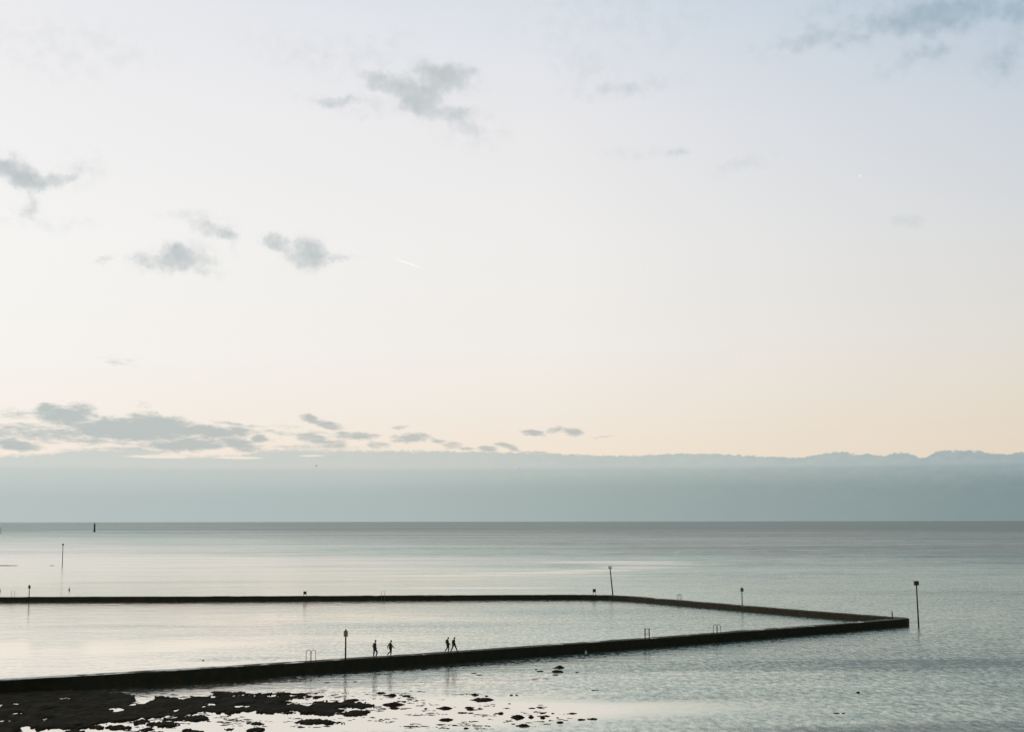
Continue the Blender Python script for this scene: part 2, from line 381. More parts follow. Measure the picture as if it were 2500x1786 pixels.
# ------------------------------------------------------------------ water
def water_material(name, calm_blobs, ruffle_blobs, base_ruf=0.5, pool=False):
    m = bpy.data.materials.new(name); m.use_nodes = True
    t = NT(m.node_tree); b = t.n['Principled BSDF']
    P = t.new('ShaderNodeNewGeometry').outputs['Position']
    x, y, z = t.sep(P)
    # patches of breeze: slow noise at several sizes, wide streaks lying along the shore
    xy = t.xyz(x, y, 0.0)
    n1 = t.noise(t.vm('MULTIPLY', xy, (0.35, 1.0, 1.0)), 0.035, 3, 0.5)
    n2 = t.noise(t.vm('MULTIPLY', xy, (0.25, 1.0, 1.0)), 0.009, 4, 0.6)
    n3 = t.noise(t.vm('MULTIPLY', xy, (0.3, 1.0, 1.0)), 0.0022, 3, 0.6)
    near = t.rng(y, 150, 500, 1.0, 0.0)
    f = t.m('MULTIPLY', t.m('SUBTRACT', n1, 0.5), t.rng(y, 100, 700, 0.55, 0.12, smooth=False))
    f = t.m('ADD', f, t.m('MULTIPLY', t.m('SUBTRACT', n2, 0.5), 1.0))
    f = t.m('ADD', f, t.m('MULTIPLY', t.m('SUBTRACT', n3, 0.5), t.rng(y, 400, 2500, 0.0, 0.9)))
    f = t.m('ADD', f, base_ruf)
    wob = t.vm('SCALE', t.vm('SUBTRACT', t.noise(t.vm('MULTIPLY', xy, (0.4, 1, 1)), 0.06, 4, 0.6, col=True), (0.5, 0.5, 0.5)), scale=14.0)
    xyw = t.vm('ADD', xy, t.vm('MULTIPLY', wob, (2.0, 0.8, 0)))
    for lst, sg in ((calm_blobs, -1), (ruffle_blobs, 1)):
        for cx, cy, rx, ry, an, st in lst:
            bb = t.rng(t.blob(xyw, (cx, cy), (rx, ry), an), -0.05, 0.6)
            f = t.m('ADD', f, t.m('MULTIPLY', bb, sg * st))
    # towards +X and towards the open sea the water is more ruffled
    ang = t.m('DIVIDE', x, t.m('MAXIMUM', y, 1.0))
    f = t.m('ADD', f, t.m('MULTIPLY', t.rng(ang, -0.25, 0.2, smooth=False), 0.30)) if pool else t.m('ADD', f, t.m('MULTIPLY', t.rng(ang, -0.2, 0.36, smooth=False), 0.55))
    if not pool:
        f = t.m('ADD', f, t.m('MULTIPLY', t.rng(y, 1000, 3200, 0.0, 0.4), 1.0))
    fs_ = f
    # cat's-paw speckle of single wavelets, growing with distance
    sp1 = t.noise(t.vm('MULTIPLY', xy, (1.5, 0.6, 1)), 1.0, 3, 0.75)
    sp2 = t.noise(t.vm('MULTIPLY', xy, (0.24, 0.26, 1)), 1.0, 4, 0.7)
    sp3 = t.noise(t.vm('MULTIPLY', xy, (0.045, 0.06, 1)), 1.0, 4, 0.65)
    sp = t.m('ADD', t.m('MULTIPLY', t.m('SUBTRACT', sp1, 0.5), t.rng(y, 180, 600, 2.6, 0.4)), t.m('MULTIPLY', t.m('SUBTRACT', sp2, 0.5), 0.9))
    sp = t.m('ADD', sp, t.m('MULTIPLY', t.m('SUBTRACT', sp3, 0.5), t.rng(y, 200, 800, 0.2, 1.0)))
    sp = t.m('MULTIPLY', sp, t.rng(f, 0.0, 0.7, 0.16, 0.85))
    f = t.m('ADD', f, t.m('MULTIPLY', sp, SPECK))
    if not pool: f = t.m('ADD', f, t.m('MULTIPLY', t.rng(y, 280, 650, 0.0, 0.6), t.rng(ang, -0.3, 0.3, 1.0, 0.6)))
    f = t.m('MAXIMUM', t.m('MINIMUM', f, 1.35), 0.0)
    b.inputs['Base Color'].default_value = (*WATER_BODY, 1)
    b.inputs['IOR'].default_value = WATER_IOR
    b.inputs['Specular IOR Level'].default_value = 0.3
    t.put(b.inputs['Roughness'], t.rng(f, 0.0, 1.35, RUF[0], RUF[1], smooth=False))
    # wavelets
    h = None
    for sc, amp, st in ((1.2, 0.035, (0.75, 0.9, 1)), (0.45, 0.12, (0.7, 0.9, 1)), (0.13, 0.16, (0.6, 1.0, 1)), (3.5, 0.02, (1, 1.0, 1))):
        n = t.noise(t.vm('MULTIPLY', xy, st), sc, 3, 0.55)
        hh = t.m('MULTIPLY', n, amp)
        h = hh if h is None else t.m('ADD', h, hh)
    bn = t.new('ShaderNodeBump'); bn.inputs['Distance'].default_value = 1.0
    t.put(bn.inputs['Height'], h)
    t.put(bn.inputs['Strength'], t.rng(f, 0.05, 1.2, BMP[0], BMP[1], smooth=False))
    t.l.new(bn.outputs[0], b.inputs['Normal'])
    g = t.new('ShaderNodeBsdfGlossy'); g.inputs['Color'].default_value = (0.97, 0.95, 0.87, 1)
    t.l.new(b.inputs['Roughness'].links[0].from_socket, g.inputs['Roughness']); t.l.new(bn.outputs[0], g.inputs['Normal'])
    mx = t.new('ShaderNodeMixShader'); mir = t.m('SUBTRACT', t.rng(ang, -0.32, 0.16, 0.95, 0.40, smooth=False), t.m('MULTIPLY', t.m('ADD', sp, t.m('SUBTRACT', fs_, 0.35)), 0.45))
    if not pool:
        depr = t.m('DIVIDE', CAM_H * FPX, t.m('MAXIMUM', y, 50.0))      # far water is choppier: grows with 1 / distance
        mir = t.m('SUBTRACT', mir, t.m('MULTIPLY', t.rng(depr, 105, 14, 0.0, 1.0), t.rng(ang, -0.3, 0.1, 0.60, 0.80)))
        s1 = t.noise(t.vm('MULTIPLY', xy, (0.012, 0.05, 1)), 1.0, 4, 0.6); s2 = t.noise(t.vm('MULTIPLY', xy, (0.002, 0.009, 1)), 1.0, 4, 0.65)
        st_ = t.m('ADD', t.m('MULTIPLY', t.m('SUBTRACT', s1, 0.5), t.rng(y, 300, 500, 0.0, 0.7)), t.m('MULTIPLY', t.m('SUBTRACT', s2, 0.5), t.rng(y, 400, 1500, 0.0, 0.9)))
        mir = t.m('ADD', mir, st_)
    for cx, cy, rx, ry, an, st in SLICK:
        mir = t.m('ADD', mir, t.m('MULTIPLY', t.rng(t.blob(xyw, (cx, cy), (rx, ry), an), -0.1, 0.7), st))
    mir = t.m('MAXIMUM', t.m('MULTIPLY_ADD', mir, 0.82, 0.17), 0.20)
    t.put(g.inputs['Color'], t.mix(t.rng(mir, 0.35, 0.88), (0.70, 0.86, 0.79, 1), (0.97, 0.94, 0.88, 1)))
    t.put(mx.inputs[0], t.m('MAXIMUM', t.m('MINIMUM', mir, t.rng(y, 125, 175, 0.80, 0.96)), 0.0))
    t.l.new(b.outputs[0], mx.inputs[1]); t.l.new(g.outputs[0], mx.inputs[2])
    t.l.new(mx.outputs[0], t.n['Material Output'].inputs['Surface'])
    return m


SPECK = 1.3
SLICK = [(*at(x, y).xy, rx, ry, an, .36) for x, y, rx, ry, an in ((650, 1424, 40, 10, 0), (900, 1414, 36, 10, 4), (1120, 1404, 32, 10, 6), (1300, 1398, 26, 10, 10), (1450, 1392, 22, 12, 20), (1560, 1384, 20, 20, 40), (1600, 1376, 26, 30, 70), (1500, 1371, 40, 22, 0), (1180, 1434, 30, 5, 3))]
SLICK += [(*at(x, y).xy, rx, ry, an, st) for x, y, rx, ry, an, st in ((2100, 1672, 24, 6, 6, .14), (1750, 1650, 14, 4, 6, .10), (1200, 1665, 10, 5, 4, .12))]
SLICK += [(*at(x, y).xy, rx, ry, an, -st) for x, y, rx, ry, an, st in ((2400, 1792, 26, 8.5, 10, .42), (2480, 1560, 22, 6, 4, .06), (1650, 1705, 14, 4, 6, .10), (2000, 1590, 22, 7, 6, .04), (300, 1532, 22, 5, 3, .10), (1400, 1500, 22, 8, 0, .10), (560, 1606, 9, 3, 8, .10))]
WATER_BODY = (0.048, 0.085, 0.065)
WATER_IOR = 1.33
RUF = (0.04, 0.40)
BMP = (0.10, 2.0)
calm = [(-12, 124, 44, 13, 12, .6), (8, 126, 24, 9, 5, .15), (-60, 118, 40, 14, 15, .7)]
calm += [(*at(1180, 1408).xy, 60, 18, 14, .35), (*at(700, 1420).xy, 90, 18, 2, .3)]
ruff = [(*at(2350, 1790).xy, 22, 7, 6, .3), (*at(2350, 1600).xy, 40, 12, 8, .08), (*at(1500, 1705).xy, 16, 4, 8, .25), (*at(900, 1652).xy, 25, 5, 38, .3), (*at(1950, 1625).xy, 40, 8, 6, .3)]
M_sea = water_material('sea_water', calm, ruff, 0.22)
pcalm = [(*at(60, 1580, .25).xy, 34, 16, 10, .4), (*at(700, 1560, .25).xy, 30, 12, 10, .2)]
pruff = [(*at(300, 1530, .25).xy, 26, 6, 3, .35), (*at(1000, 1525, .25).xy, 30, 8, 8, .2), (*at(1500, 1500, .25).xy, 40, 25, 0, .2), (*at(560, 1607, .25).xy, 10, 4, 10, .3)]
M_pool = water_material('pool_water', pcalm, pruff, 0.25, pool=True)

rings = [0, 60, 400, 3000, 20000, 90000]; nseg = 96
vs = [(0, 0, 0)]; fs = []
for r in rings[1:]:
    vs += [(r * math.cos(2 * math.pi * k / nseg), r * math.sin(2 * math.pi * k / nseg), 0) for k in range(nseg)]
for k in range(nseg): fs.append((0, 1 + k, 1 + (k + 1) % nseg))
for i in range(len(rings) - 2):
    for k in range(nseg):
        a0 = 1 + i * nseg + k; a1 = 1 + i * nseg + (k + 1) % nseg
        fs.append((a0, a0 + nseg, a1 + nseg, a1))
tag(mesh_obj('sea', vs, fs, M_sea, smooth=False), kind='structure')

# ------------------------------------------------------------------ pool walls
WT, PZ, WW = 1.15, 0.25, 1.9                    # wall top, pool level, wall width
FRONT = [(-100, 107.5), (-49.3, 138.6), (-37.0, 146.0), (-20.8, 156.8), (-7.0, 167.0), (6.0, 177.2), (18.6, 187.0), (34.0, 199.6), (44.0, 208.0), (52.0, 215.0), (59.3, 221.4)]
SIDE = [(61.6, 226.0), (52.6, 240.6), (44.0, 255.8), (36.6, 269.4), (29.6, 282.6), (24.8, 291.2), (20.6, 295.6), (14.5, 297.8)]
FAR = [(14.5, 297.8), (0, 297.4), (-20, 296.6), (-62, 294.4), (-104, 293.4), (-170, 292.0)]


def offset(path, d):
    out = []
    for i, p in enumerate(path):
        a_ = Vector(path[max(i - 1, 0)]); b_ = Vector(path[min(i + 1, len(path) - 1)])
        t = (b_ - a_).normalized(); out.append(Vector(p) + Vector((-t.y, t.x)) * d)
    return out


def resample(path, step):
    out = [Vector(path[0])]
    for a_, b_ in zip(path, path[1:]):
        a_ = Vector(a_); b_ = Vector(b_); n = max(1, int((b_ - a_).length / step))
        out += [a_.lerp(b_, (k + 1) / n) for k in range(n)]
    return out


def wall(name, outer, inner, label, z0=-1.2, cap0=True, cap1=True):
    """outer and inner edge lines of equal length, worn rounded arrises, slightly uneven top"""
    n = len(outer); vs = []; fs = []
    prof = [(0.0, 0), (0.0, 1), (0.03, 2), (0.12, 3), (0.5, 3), (0.88, 3), (0.97, 2), (1.0, 1), (1.0, 0)]
    for i in range(n):
        o, q = outer[i], inner[i]
        for k, (s_, lev) in enumerate(prof):
            p = o.lerp(q, s_)
            nz = mnoise.noise(Vector((p.x * 0.25, p.y * 0.25, k * 3.1)))
            nf = mnoise.noise(Vector((p.x * 1.3, p.y * 1.3, k * 1.7)))
            z = (z0, WT - 0.14, WT - 0.04, WT)[lev] + (0 if lev == 0 else 0.04 * nz + 0.03 * nf)
            if lev < 3:
                d_ = (q - o).normalized() * (0.05 * nz + 0.035 * nf) * (1 if s_ < .5 else -1)
                p = p + d_
            vs.append((p.x, p.y, z))
    m_ = len(prof)
    for i in range(n - 1):
        for k in range(m_ - 1):
            a0 = i * m_ + k
            fs.append((a0, a0 + m_, a0 + m_ + 1, a0 + 1))
    if cap0: fs.append(tuple(range(m_)))
    if cap1: fs.append(tuple((n - 1) * m_ + k for k in range(m_ - 1, -1, -1)))
    return tag(mesh_obj(name, vs, fs, M_wall, smooth=False), label, 'wall', 'walls round the tidal pool')


o_ = resample(FRONT, 1.0); i_ = offset(o_, WW)
# rounded nose where the front wall turns into the side wall
nose_c = Vector((59.9, 223.4))
tip_o = [Vector(p) for p in ((60.4, 222.4), (61.2, 223.3), (61.8, 224.5), (61.9, 225.4))]
tip_i = [Vector(p) for p in ((58.7, 223.5), (58.9, 224.1), (59.2, 224.6), (59.8, 225.2))]
wall('pool_wall', o_ + tip_o, i_[:-1] + [Vector((58.0, 222.9))] + tip_i,
     'dark weedy near pool wall the four walkers are on, running diagonally to the point')
o_ = resample([tuple(tip_o[-1] + Vector((-0.02, 0.01)))] + SIDE, 1.0); i_ = offset(o_, WW); i_[0] = Vector((59.8, 225.21))
wall('pool_wall', o_, i_, 'short dark pool wall slanting from the right-hand point back to the far corner')
o_ = resample(FAR, 1.5); i_ = offset(o_, WW)
i_[0] = offset(resample([tuple(tip_o[-1])] + SIDE, 1.0), WW)[-1]
o_[0] = o_[0] + Vector((-0.01, 0))
wall('pool_wall', o_, i_, 'long straight far pool wall lying level across the water')
o_ = resample([(-172, 291.9), (-102, 107.4)], 3.0); i_ = offset(o_, WW)
wall('pool_wall', o_, i_, 'shoreward pool wall beyond the left edge joining near and far walls')
# pool water sheet, edges inside the walls
pp = [Vector(p) for p in FRONT] + [Vector((60, 225))] + [Vector(p) for p in SIDE[1:]] + [Vector(p) for p in FAR[1:]]
inn = []
cen = Vector((-30, 230))
for p in pp: inn.append(p + (cen - p).normalized() * 0.8)
tag(mesh_obj('pool_water', [(p.x, p.y, PZ) for p in inn], [tuple(range(len(inn)))], M_pool, smooth=False), kind='structure')


# ------------------------------------------------------------------ reef (foreshore) as a height field
def vnoise(x, y, seed=0):
    """value noise, numpy"""
    xi = np.floor(x).astype(np.int64); yi = np.floor(y).astype(np.int64); xf = x - xi; yf = y - yi
    u = xf * xf * (3 - 2 * xf); v = yf * yf * (3 - 2 * yf)
    def hsh(a_, b_):
        n = (a_ * 374761393 + b_ * 668265263 + seed * 974634777) & 0xffffffff
        n = ((n ^ (n >> 13)) * 1274126177) & 0xffffffff
        return ((n ^ (n >> 16)) & 0xffff) / 65535.0
    return (hsh(xi, yi) * (1 - u) + hsh(xi + 1, yi) * u) * (1 - v) + (hsh(xi, yi + 1) * (1 - u) + hsh(xi + 1, yi + 1) * u) * v


def fbm(x, y, o=5, seed=0):
    s_ = 0; a_ = 0.5; t = 0
    for k in range(o):
        s_ = s_ + a_ * vnoise(x * 2 ** k, y * 2 ** k, seed + k); t += a_; a_ *= 0.55
    return s_ / t * 2 - 1


YS = 4.0


def poly_sdf(X, Y, poly):
    P = np.array(poly, float); P[:, 1] *= YS
    d = np.full(X.shape, 1e9); ins = np.zeros(X.shape, bool)
    n = len(P)
    for i in range(n):
        x0, y0 = P[i]; x1, y1 = P[(i + 1) % n]
        ex, ey = x1 - x0, y1 - y0; wx, wy = X - x0, Y - y0
        tt = np.clip((wx * ex + wy * ey) / (ex * ex + ey * ey + 1e-9), 0, 1)
        d = np.minimum(d, np.hypot(wx - ex * tt, wy - ey * tt))
        c_ = ((y0 > Y) != (y1 > Y)) & (X < (x1 - x0) * (Y - y0) / (y1 - y0 + 1e-12) + x0)
        ins ^= c_
    return np.where(ins, d, -d)


def ell(x0, x1, y0, y1, n=14):
    cx, cy, rx, ry = (x0 + x1) / 2, (y0 + y1) / 2, (x1 - x0) / 2, (y1 - y0) / 2
    return [(cx + rx * math.cos(2 * math.pi * k / n), cy + ry * math.sin(2 * math.pi * k / n)) for k in range(n)]


REEF_A = [(-900, 1640), (-300, 1668), (0, 1676), (150, 1684), (286, 1692), (318, 1694), (328, 1702), (337, 1710), (326, 1714), (324, 1719), (345, 1716), (365, 1709), (378, 1703), (382, 1698), (400, 1700),
          (440, 1706), (470, 1706), (505, 1708), (505, 1736), (500, 1740), (482, 1738), (470, 1743), (440, 1752), (418, 1748), (352, 1753), (317, 1760), (273, 1762), (231, 1768), (222, 1774), (180, 1778), (120, 1777), (90, 1783), (60, 1782), (40, 1790), (-40, 1830), (-900, 1830)]
REEF_B = [(430, 1707), (463, 1704), (470, 1699), (500, 1700), (523, 1703), (523, 1692), (512, 1690), (523, 1687), (560, 1687), (569, 1690), (593, 1689), (582, 1694), (572, 1697), (615, 1698), (626, 1700), (637, 1697), (663, 1701),
          (688, 1698), (736, 1698), (740, 1703), (703, 1709), (680, 1710), (666, 1716), (714, 1715), (756, 1724), (769, 1716), (793, 1713), (844, 1710), (859, 1711), (866, 1715), (881, 1713), (918, 1721), (914, 1726), (866, 1728), (828, 1728),
          (837, 1733), (822, 1738), (863, 1736), (874, 1733), (901, 1738), (890, 1744), (879, 1746), (863, 1749), (828, 1745), (780, 1745), (745, 1742), (734, 1738), (692, 1740), (681, 1741), (661, 1736), (676, 1741), (654, 1742), (630, 1739),
          (626, 1736), (593, 1736), (569, 1738), (562, 1744), (549, 1741), (544, 1735), (531, 1738), (505, 1736), (483, 1741), (440, 1744)]
SMALL = [(313, 363, 1757.5, 1766), (361, 435, 1762, 1773), (255, 320, 1769, 1783), (222, 252, 1771, 1781), (341, 367, 1776, 1779.5), (450, 510, 1747, 1760), (400, 450, 1752, 1758), (730, 845, 1757.5, 1766),
         (604, 640, 1763, 1768), (552, 645, 1777, 1784), (440, 495, 1781, 1790), (747, 806, 1697, 1701.5), (150, 240, 1783, 1800), (300, 420, 1786, 1800), (575, 590, 1754, 1757.5), (463, 523, 1698, 1703), (560, 720, 1692, 1695)]
HOLES = [(160, 178, 1702.5, 1706), (180, 192, 1706, 1709), (110, 140, 1727.5, 1732.5), (34, 62, 1738, 1744), (8, 34, 1757, 1763), (-14, 4, 1722, 1727), (50, 98, 1777, 1785), (500, 527, 1717, 1722), (580, 603, 1721, 1726),
         (415, 434, 1730, 1733.5), (98, 104, 1746, 1750), (105, 125, 1751, 1754), (185, 205, 1773, 1775), (412, 420, 1724, 1727), (700, 740, 1735, 1738), (278, 300, 1731, 1733), (40, 52, 1719, 1721)]
gx = np.arange(-62, -6.0, 0.085); gy = np.arange(100, 150.0, 0.17)
GX, GY = np.meshgrid(gx, gy)
Ri = np.array(ROT.inverted())
pc = Ri @ np.stack([GX.ravel(), GY.ravel(), np.full(GX.size, -CAM_H)])
PX = (1250 + FPX * pc[0] / -pc[2]).reshape(GX.shape); PY = ((893 - FPX * pc[1] / -pc[2]) * YS).reshape(GX.shape)
sdf = np.maximum(poly_sdf(PX, PY, REEF_A), poly_sdf(PX, PY, REEF_B))
for q in SMALL: sdf = np.maximum(sdf, poly_sdf(PX, PY, ell(*q)))
for q in HOLES: sdf = np.minimum(sdf, -poly_sdf(PX, PY, ell(*q)))
edge_n = fbm(GX * 0.7, GY * 0.22, 5, 3); fine = fbm(GX * 2.2, GY * 1.0, 4, 11); lump = fbm(GX * 0.9, GY * 0.5, 4, 21)
micro = fbm(GX * 5.5, GY * 2.4, 3, 31)
s_ = sdf * 0.037 + edge_n * 0.55 + fine * 0.55 + micro * 0.34           # metres-ish
H_ = np.where(s_ > 0, 0.03 + np.minimum(s_ * 0.12, 0.06) + 0.11 * np.clip(lump, -0.35, 1) + 0.06 * fine + 0.03 * micro, np.maximum(s_ * 0.5, -0.25) - 0.004)
H_ = np.where(sdf > 25, np.maximum(H_, 0.01), H_)
# where it lies well clear of the front wall only
nx, ny = len(gx), len(gy)
idx = -np.ones(GX.size, int); Hf = H_.ravel()
quads = []
keep = (Hf > -0.2).reshape(GX.shape)
k4 = keep[:-1, :-1] | keep[1:, :-1] | keep[:-1, 1:] | keep[1:, 1:]
jj, ii = np.nonzero(k4)
q0 = jj * nx + ii
quads = np.stack([q0, q0 + 1, q0 + 1 + nx, q0 + nx], 1)
used = np.unique(quads); idx[used] = np.arange(len(used))
vs = np.stack([GX.ravel()[used], GY.ravel()[used], Hf[used]], 1)
me = bpy.data.meshes.new('reef'); me.from_pydata(vs.tolist(), [], idx[quads].tolist()); me.update()
me.polygons.foreach_set('use_smooth', [True] * len(me.polygons)); me.materials.append(M_reef)
reef = bpy.data.objects.new('reef', me); C.objects.link(reef); tag(reef, kind='structure')
# weed-hung sill joining the reef to the wall foot at the left


# ------------------------------------------------------------------ single rocks
def rock(x0, x1, y0, y1, label, seed, lobes=None, hk=1.0, name='rock', mat=None):
    rnd = random.Random(seed)
    yw = y0 + (y1 - y0) * 0.52
    p = at((x0 + x1) / 2, yw); mp = mpp(p)
    hw = (x1 - x0) / 2 * mp; hz = max(0.04, (y1 - y0) * 0.44 * mp) * hk
    dp = min(max(0.25, hw * rnd.uniform(0.45, 0.75)), 1.4)
    K, A = 12, 56
    vs = []; fs = []
    off = Vector((rnd.uniform(-50, 50), rnd.uniform(-50, 50), 0))
    for k in range(K + 1):
        r = k / K
        for a_ in range(A):
            th = 2 * math.pi * a_ / A
            rr = r * (1 + 0.42 * mnoise.noise(Vector((math.cos(th) * 1.3, math.sin(th) * 1.3, seed * 1.7))) + 0.22 * mnoise.noise(Vector((math.cos(th) * 4, math.sin(th) * 4, seed))))
            X = math.cos(th) * rr * hw; Y = math.sin(th) * rr * dp
            n1 = mnoise.noise(Vector((X * 1.4, Y * 1.4, 0)) + off); n2 = mnoise.noise(Vector((X * 5, Y * 5, 3)) + off); n3 = mnoise.noise(Vector((X * 14, Y * 14, 7)) + off)
            dome = max(0.0, 1 - r ** 2.4) ** 0.75
            z = hz * dome * (0.85 + 0.6 * n1 + 0.42 * n2 + 0.22 * n3) * 1.12
            if lobes:
                z *= min(1.15, sum(s * math.exp(-((X / hw - c) / wd) ** 2) for c, wd, s in lobes))
            vs.append((X, Y, z - 0.25 * r ** 6))
    for k in range(K):
        for a_ in range(A):
            b_ = (a_ + 1) % A
            fs.append((k * A + a_, (k + 1) * A + a_, (k + 1) * A + b_, k * A + b_))
    o = mesh_obj(name, vs, fs, mat or M_rock, smooth=True, loc=(p.x, p.y, 0))
    o.rotation_euler = (0, 0, rnd.uniform(-0.12, 0.12))
    return tag(o, label, 'rock', 'weed-covered rocks standing out of the shallows')


ROCKS = [
    (914, 946, 1687.7, 1694, 'low dark rock at the left tip of the cluster just right of the sign reflection', None),
    (931, 974, 1691, 1702, 'hump-backed dark rock in the cluster below the second walker', [(-.75, .4, .5), (.3, .5, 1.1)]),
    (978, 1006, 1695, 1701, 'ragged low rock trailing off right of the hump-backed rock', None),
    (840, 884, 1705, 1710.5, 'thin flat rock on the upper edge of the weedy reef under the slatted sign', None),
    (923, 997, 1713, 1724.5, 'largest whale-backed rock just off the right end of the reef', [(-.1, .6, 1.1), (.7, .3, .3)]),
    (919, 948, 1726.6, 1732, 'small crooked rock touching the reef tip below the whale-backed rock', [(-.7, .3, 1), (.3, .5, .9)]),
    (949.5, 977, 1724.4, 1730.5, 'small rounded rock directly under the whale-backed rock', None),
    (976, 995, 1709.5, 1713.8, 'tiny dark rock just above the right end of the whale-backed rock', None),
    (1011, 1039, 1719.5, 1723.6, 'thin sliver of rock alone to the right of the whale-backed rock', [(-.6, .4, .8), (.5, .4, 1)]),
    (1034, 1045, 1727, 1730.8, 'tiny round rock between the thin sliver and the broad mid rock', None),
    (1056, 1111, 1723.6, 1732.5, 'broad pointed rock midway between the reef and the right-hand cluster', [(-.75, .25, .6), (.2, .55, 1.1)]),
    (1068, 1108, 1752.6, 1760, 'low shield-shaped rock alone below the broad pointed rock', None),
    (1102.6, 1118, 1767.6, 1771.2, 'tiny flat rock near the bottom edge below the shield-shaped rock', None),
    (924, 936, 1753.8, 1756.6, 'tiny flat rock in open water below the reef tip', None),
    (861, 873, 1661.5, 1665.5, 'tiny rock alone between the reef and the wall, right of the sign reflection', None),
    (790, 807, 1663.6, 1667, 'tiny flat rock alone below the wall, left of the sign reflection', None),
    (1114, 1143, 1736.3, 1741, 'long low rock left of a matching small oval rock, under the stacked pair', None),
    (1140.6, 1159, 1737, 1741.8, 'small oval rock just right of the long low rock under the stacked pair', None),
    (1160, 1179, 1644.6, 1648.3, 'small rock in the open water under the pair of walkers, nearer one', None),
    (1148, 1165, 1641, 1644.2, 'smallest sliver of rock just behind the rock under the pair of walkers', None),
    (1145, 1171, 1690.5, 1699.6, 'jagged rock with a raised crest above the longest rock', [(0, .55, 1.1), (.7, .25, .5)]),
    (1139, 1215, 1703.4, 1711.8, 'longest thin rock with several humps, right of centre in the shallows', [(-.25, .25, 1.1), (.15, .2, .9), (.5, .3, .9), (-.8, .3, .4)]),
    (1183, 1193, 1696.6, 1699.8, 'tiny rock between the jagged crest rock and the longest thin rock', None),
    (1243, 1254, 1693.6, 1697.4, 'left one of two tiny neighbouring rocks in open water', None),
    (1256, 1267, 1694, 1697.3, 'right one of two tiny neighbouring rocks in open water', None),
    (1131, 1160, 1723.8, 1729, 'upper rock of the stacked pair left of the almond-shaped rock', None),
    (1135, 1162, 1728.8, 1733.6, 'lower rock of the stacked pair left of the almond-shaped rock', None),
    (1166, 1176, 1726, 1729.5, 'tiny rock just right of the stacked pair', None),
    (1203, 1231.5, 1735.6, 1745, 'almond-shaped rock with its thick end to the right', [(.45, .5, 1.15), (-.6, .4, .4)]),
    (1244, 1285, 1744.2, 1755.6, 'thickest boulder-like rock at the left end of the row near the bottom', [(0, .9, 1.1)]),
    (1286, 1305.5, 1745.6, 1754, 'squarish rock butting against the right side of the thickest rock', [(0, .9, 1.1)]),
    (1306, 1349, 1744.4, 1749.3, 'thin rock leading right from the squarish rock', [(-.6, .4, .6), (.5, .5, 1)]),
    (1317, 1333, 1747.5, 1754.6, 'small pointed rock in front of the thin rock in the row', None),
    (1315, 1335, 1738.3, 1742, 'flat rock behind the row, above the thin rock', None),
    (1344, 1355, 1738.8, 1742, 'tiny rock behind the right end of the row', None),
    (1386.5, 1409.5, 1738.4, 1743, 'neat oval rock alone to the right of the row', None),
    (1406, 1431, 1753.4, 1757.8, 'flat rock at the left end of the rightmost bottom pair', None),
    (1429.6, 1461, 1750.6, 1757.2, 'domed rock at the right end of the rightmost bottom pair', None),
    (1357, 1366, 1749.4, 1753, 'tiny rock between the row and the rightmost bottom pair', None),
    (1337, 1354, 1755.8, 1760, 'small rock with a tail below the right end of the row', [(-.4, .4, 1), (.6, .3, .4)]),
    (1358.6, 1377, 1759.8, 1765.4, 'small wedge-shaped rock lowest below the right end of the row', None),
    (1254, 1297, 1765.4, 1775.8, 'knobbly rock nearest the bottom edge, below the thickest rock', [(-.8, .25, .6), (0, .35, 1.1), (.55, .4, .7)]),
    (1246, 1261, 1764.6, 1767.4, 'tiny flat rock behind the left end of the knobbly rock', None),
    (1131.5, 1146, 1774, 1779.8, 'small dark rock at the bottom edge left of the knobbly rock', None),
    (1288, 1310, 1726, 1729.4, 'thin rock behind the row, left of a smaller sliver', None),
    (1312.5, 1324.5, 1725.6, 1728.4, 'tiny sliver of rock right of the thin rock behind the row', None),
    (1239, 1248.5, 1715.6, 1718, 'tiny speck of rock right of the longest thin rock', None),
    (1438, 1469, 1682, 1685.4, 'long flat rock awash alone far to the right of the jagged rock', [(-.5, .5, .9), (.5, .4, .4)]),
    (1341, 1385, 1625, 1634, 'upper rock of the stack standing off the near wall', [(.1, .6, 1.1), (-.8, .25, .4)]),
    (1344, 1378, 1635.2, 1642.8, 'middle rock of the stack standing off the near wall', None),
    (1345, 1366, 1644.8, 1648.3, 'lowest thin rock of the stack standing off the near wall', None),
    (1307, 1329, 1635.6, 1639.8, 'small flat rock left of the stack standing off the near wall', None),
    (1304.5, 1312.5, 1631.6, 1635, 'tiniest rock upper left of the stack off the near wall', None),
    (1404, 1414.5, 1639, 1642, 'tiny rock to the right of the stack off the near wall', None),
    (2087.5, 2101.5, 1686, 1693, 'dark egg-shaped rock alone in the ruffled water at the right', [(.3, .6, 1.1), (-.6, .4, .5)]),
    (2031, 2052, 1737.6, 1742.2, 'left half of the low split rock near the bottom right', None),
    (2053.4, 2065, 1738.8, 1742.4, 'right half of the low split rock near the bottom right', None),
]
for i, (x0, x1, y0, y1, lb, lo) in enumerate(ROCKS):
    rock(x0, x1, y0, y1, lb, i + 3, lo)
# far awash ledges at the left edge
for (x0, x1, y0, y1, lb, sdd) in [(-40, 56, 1379, 1381.6, 'long low ledge awash far out at the left edge, behind the thin round-topped pole', 201), (120, 135, 1379.4, 1381.2, 'short ledge awash just left of the foot of the thin round-topped pole', 202)]:
    rock(x0, x1, y0, y1, lb, sdd, hk=1.0)

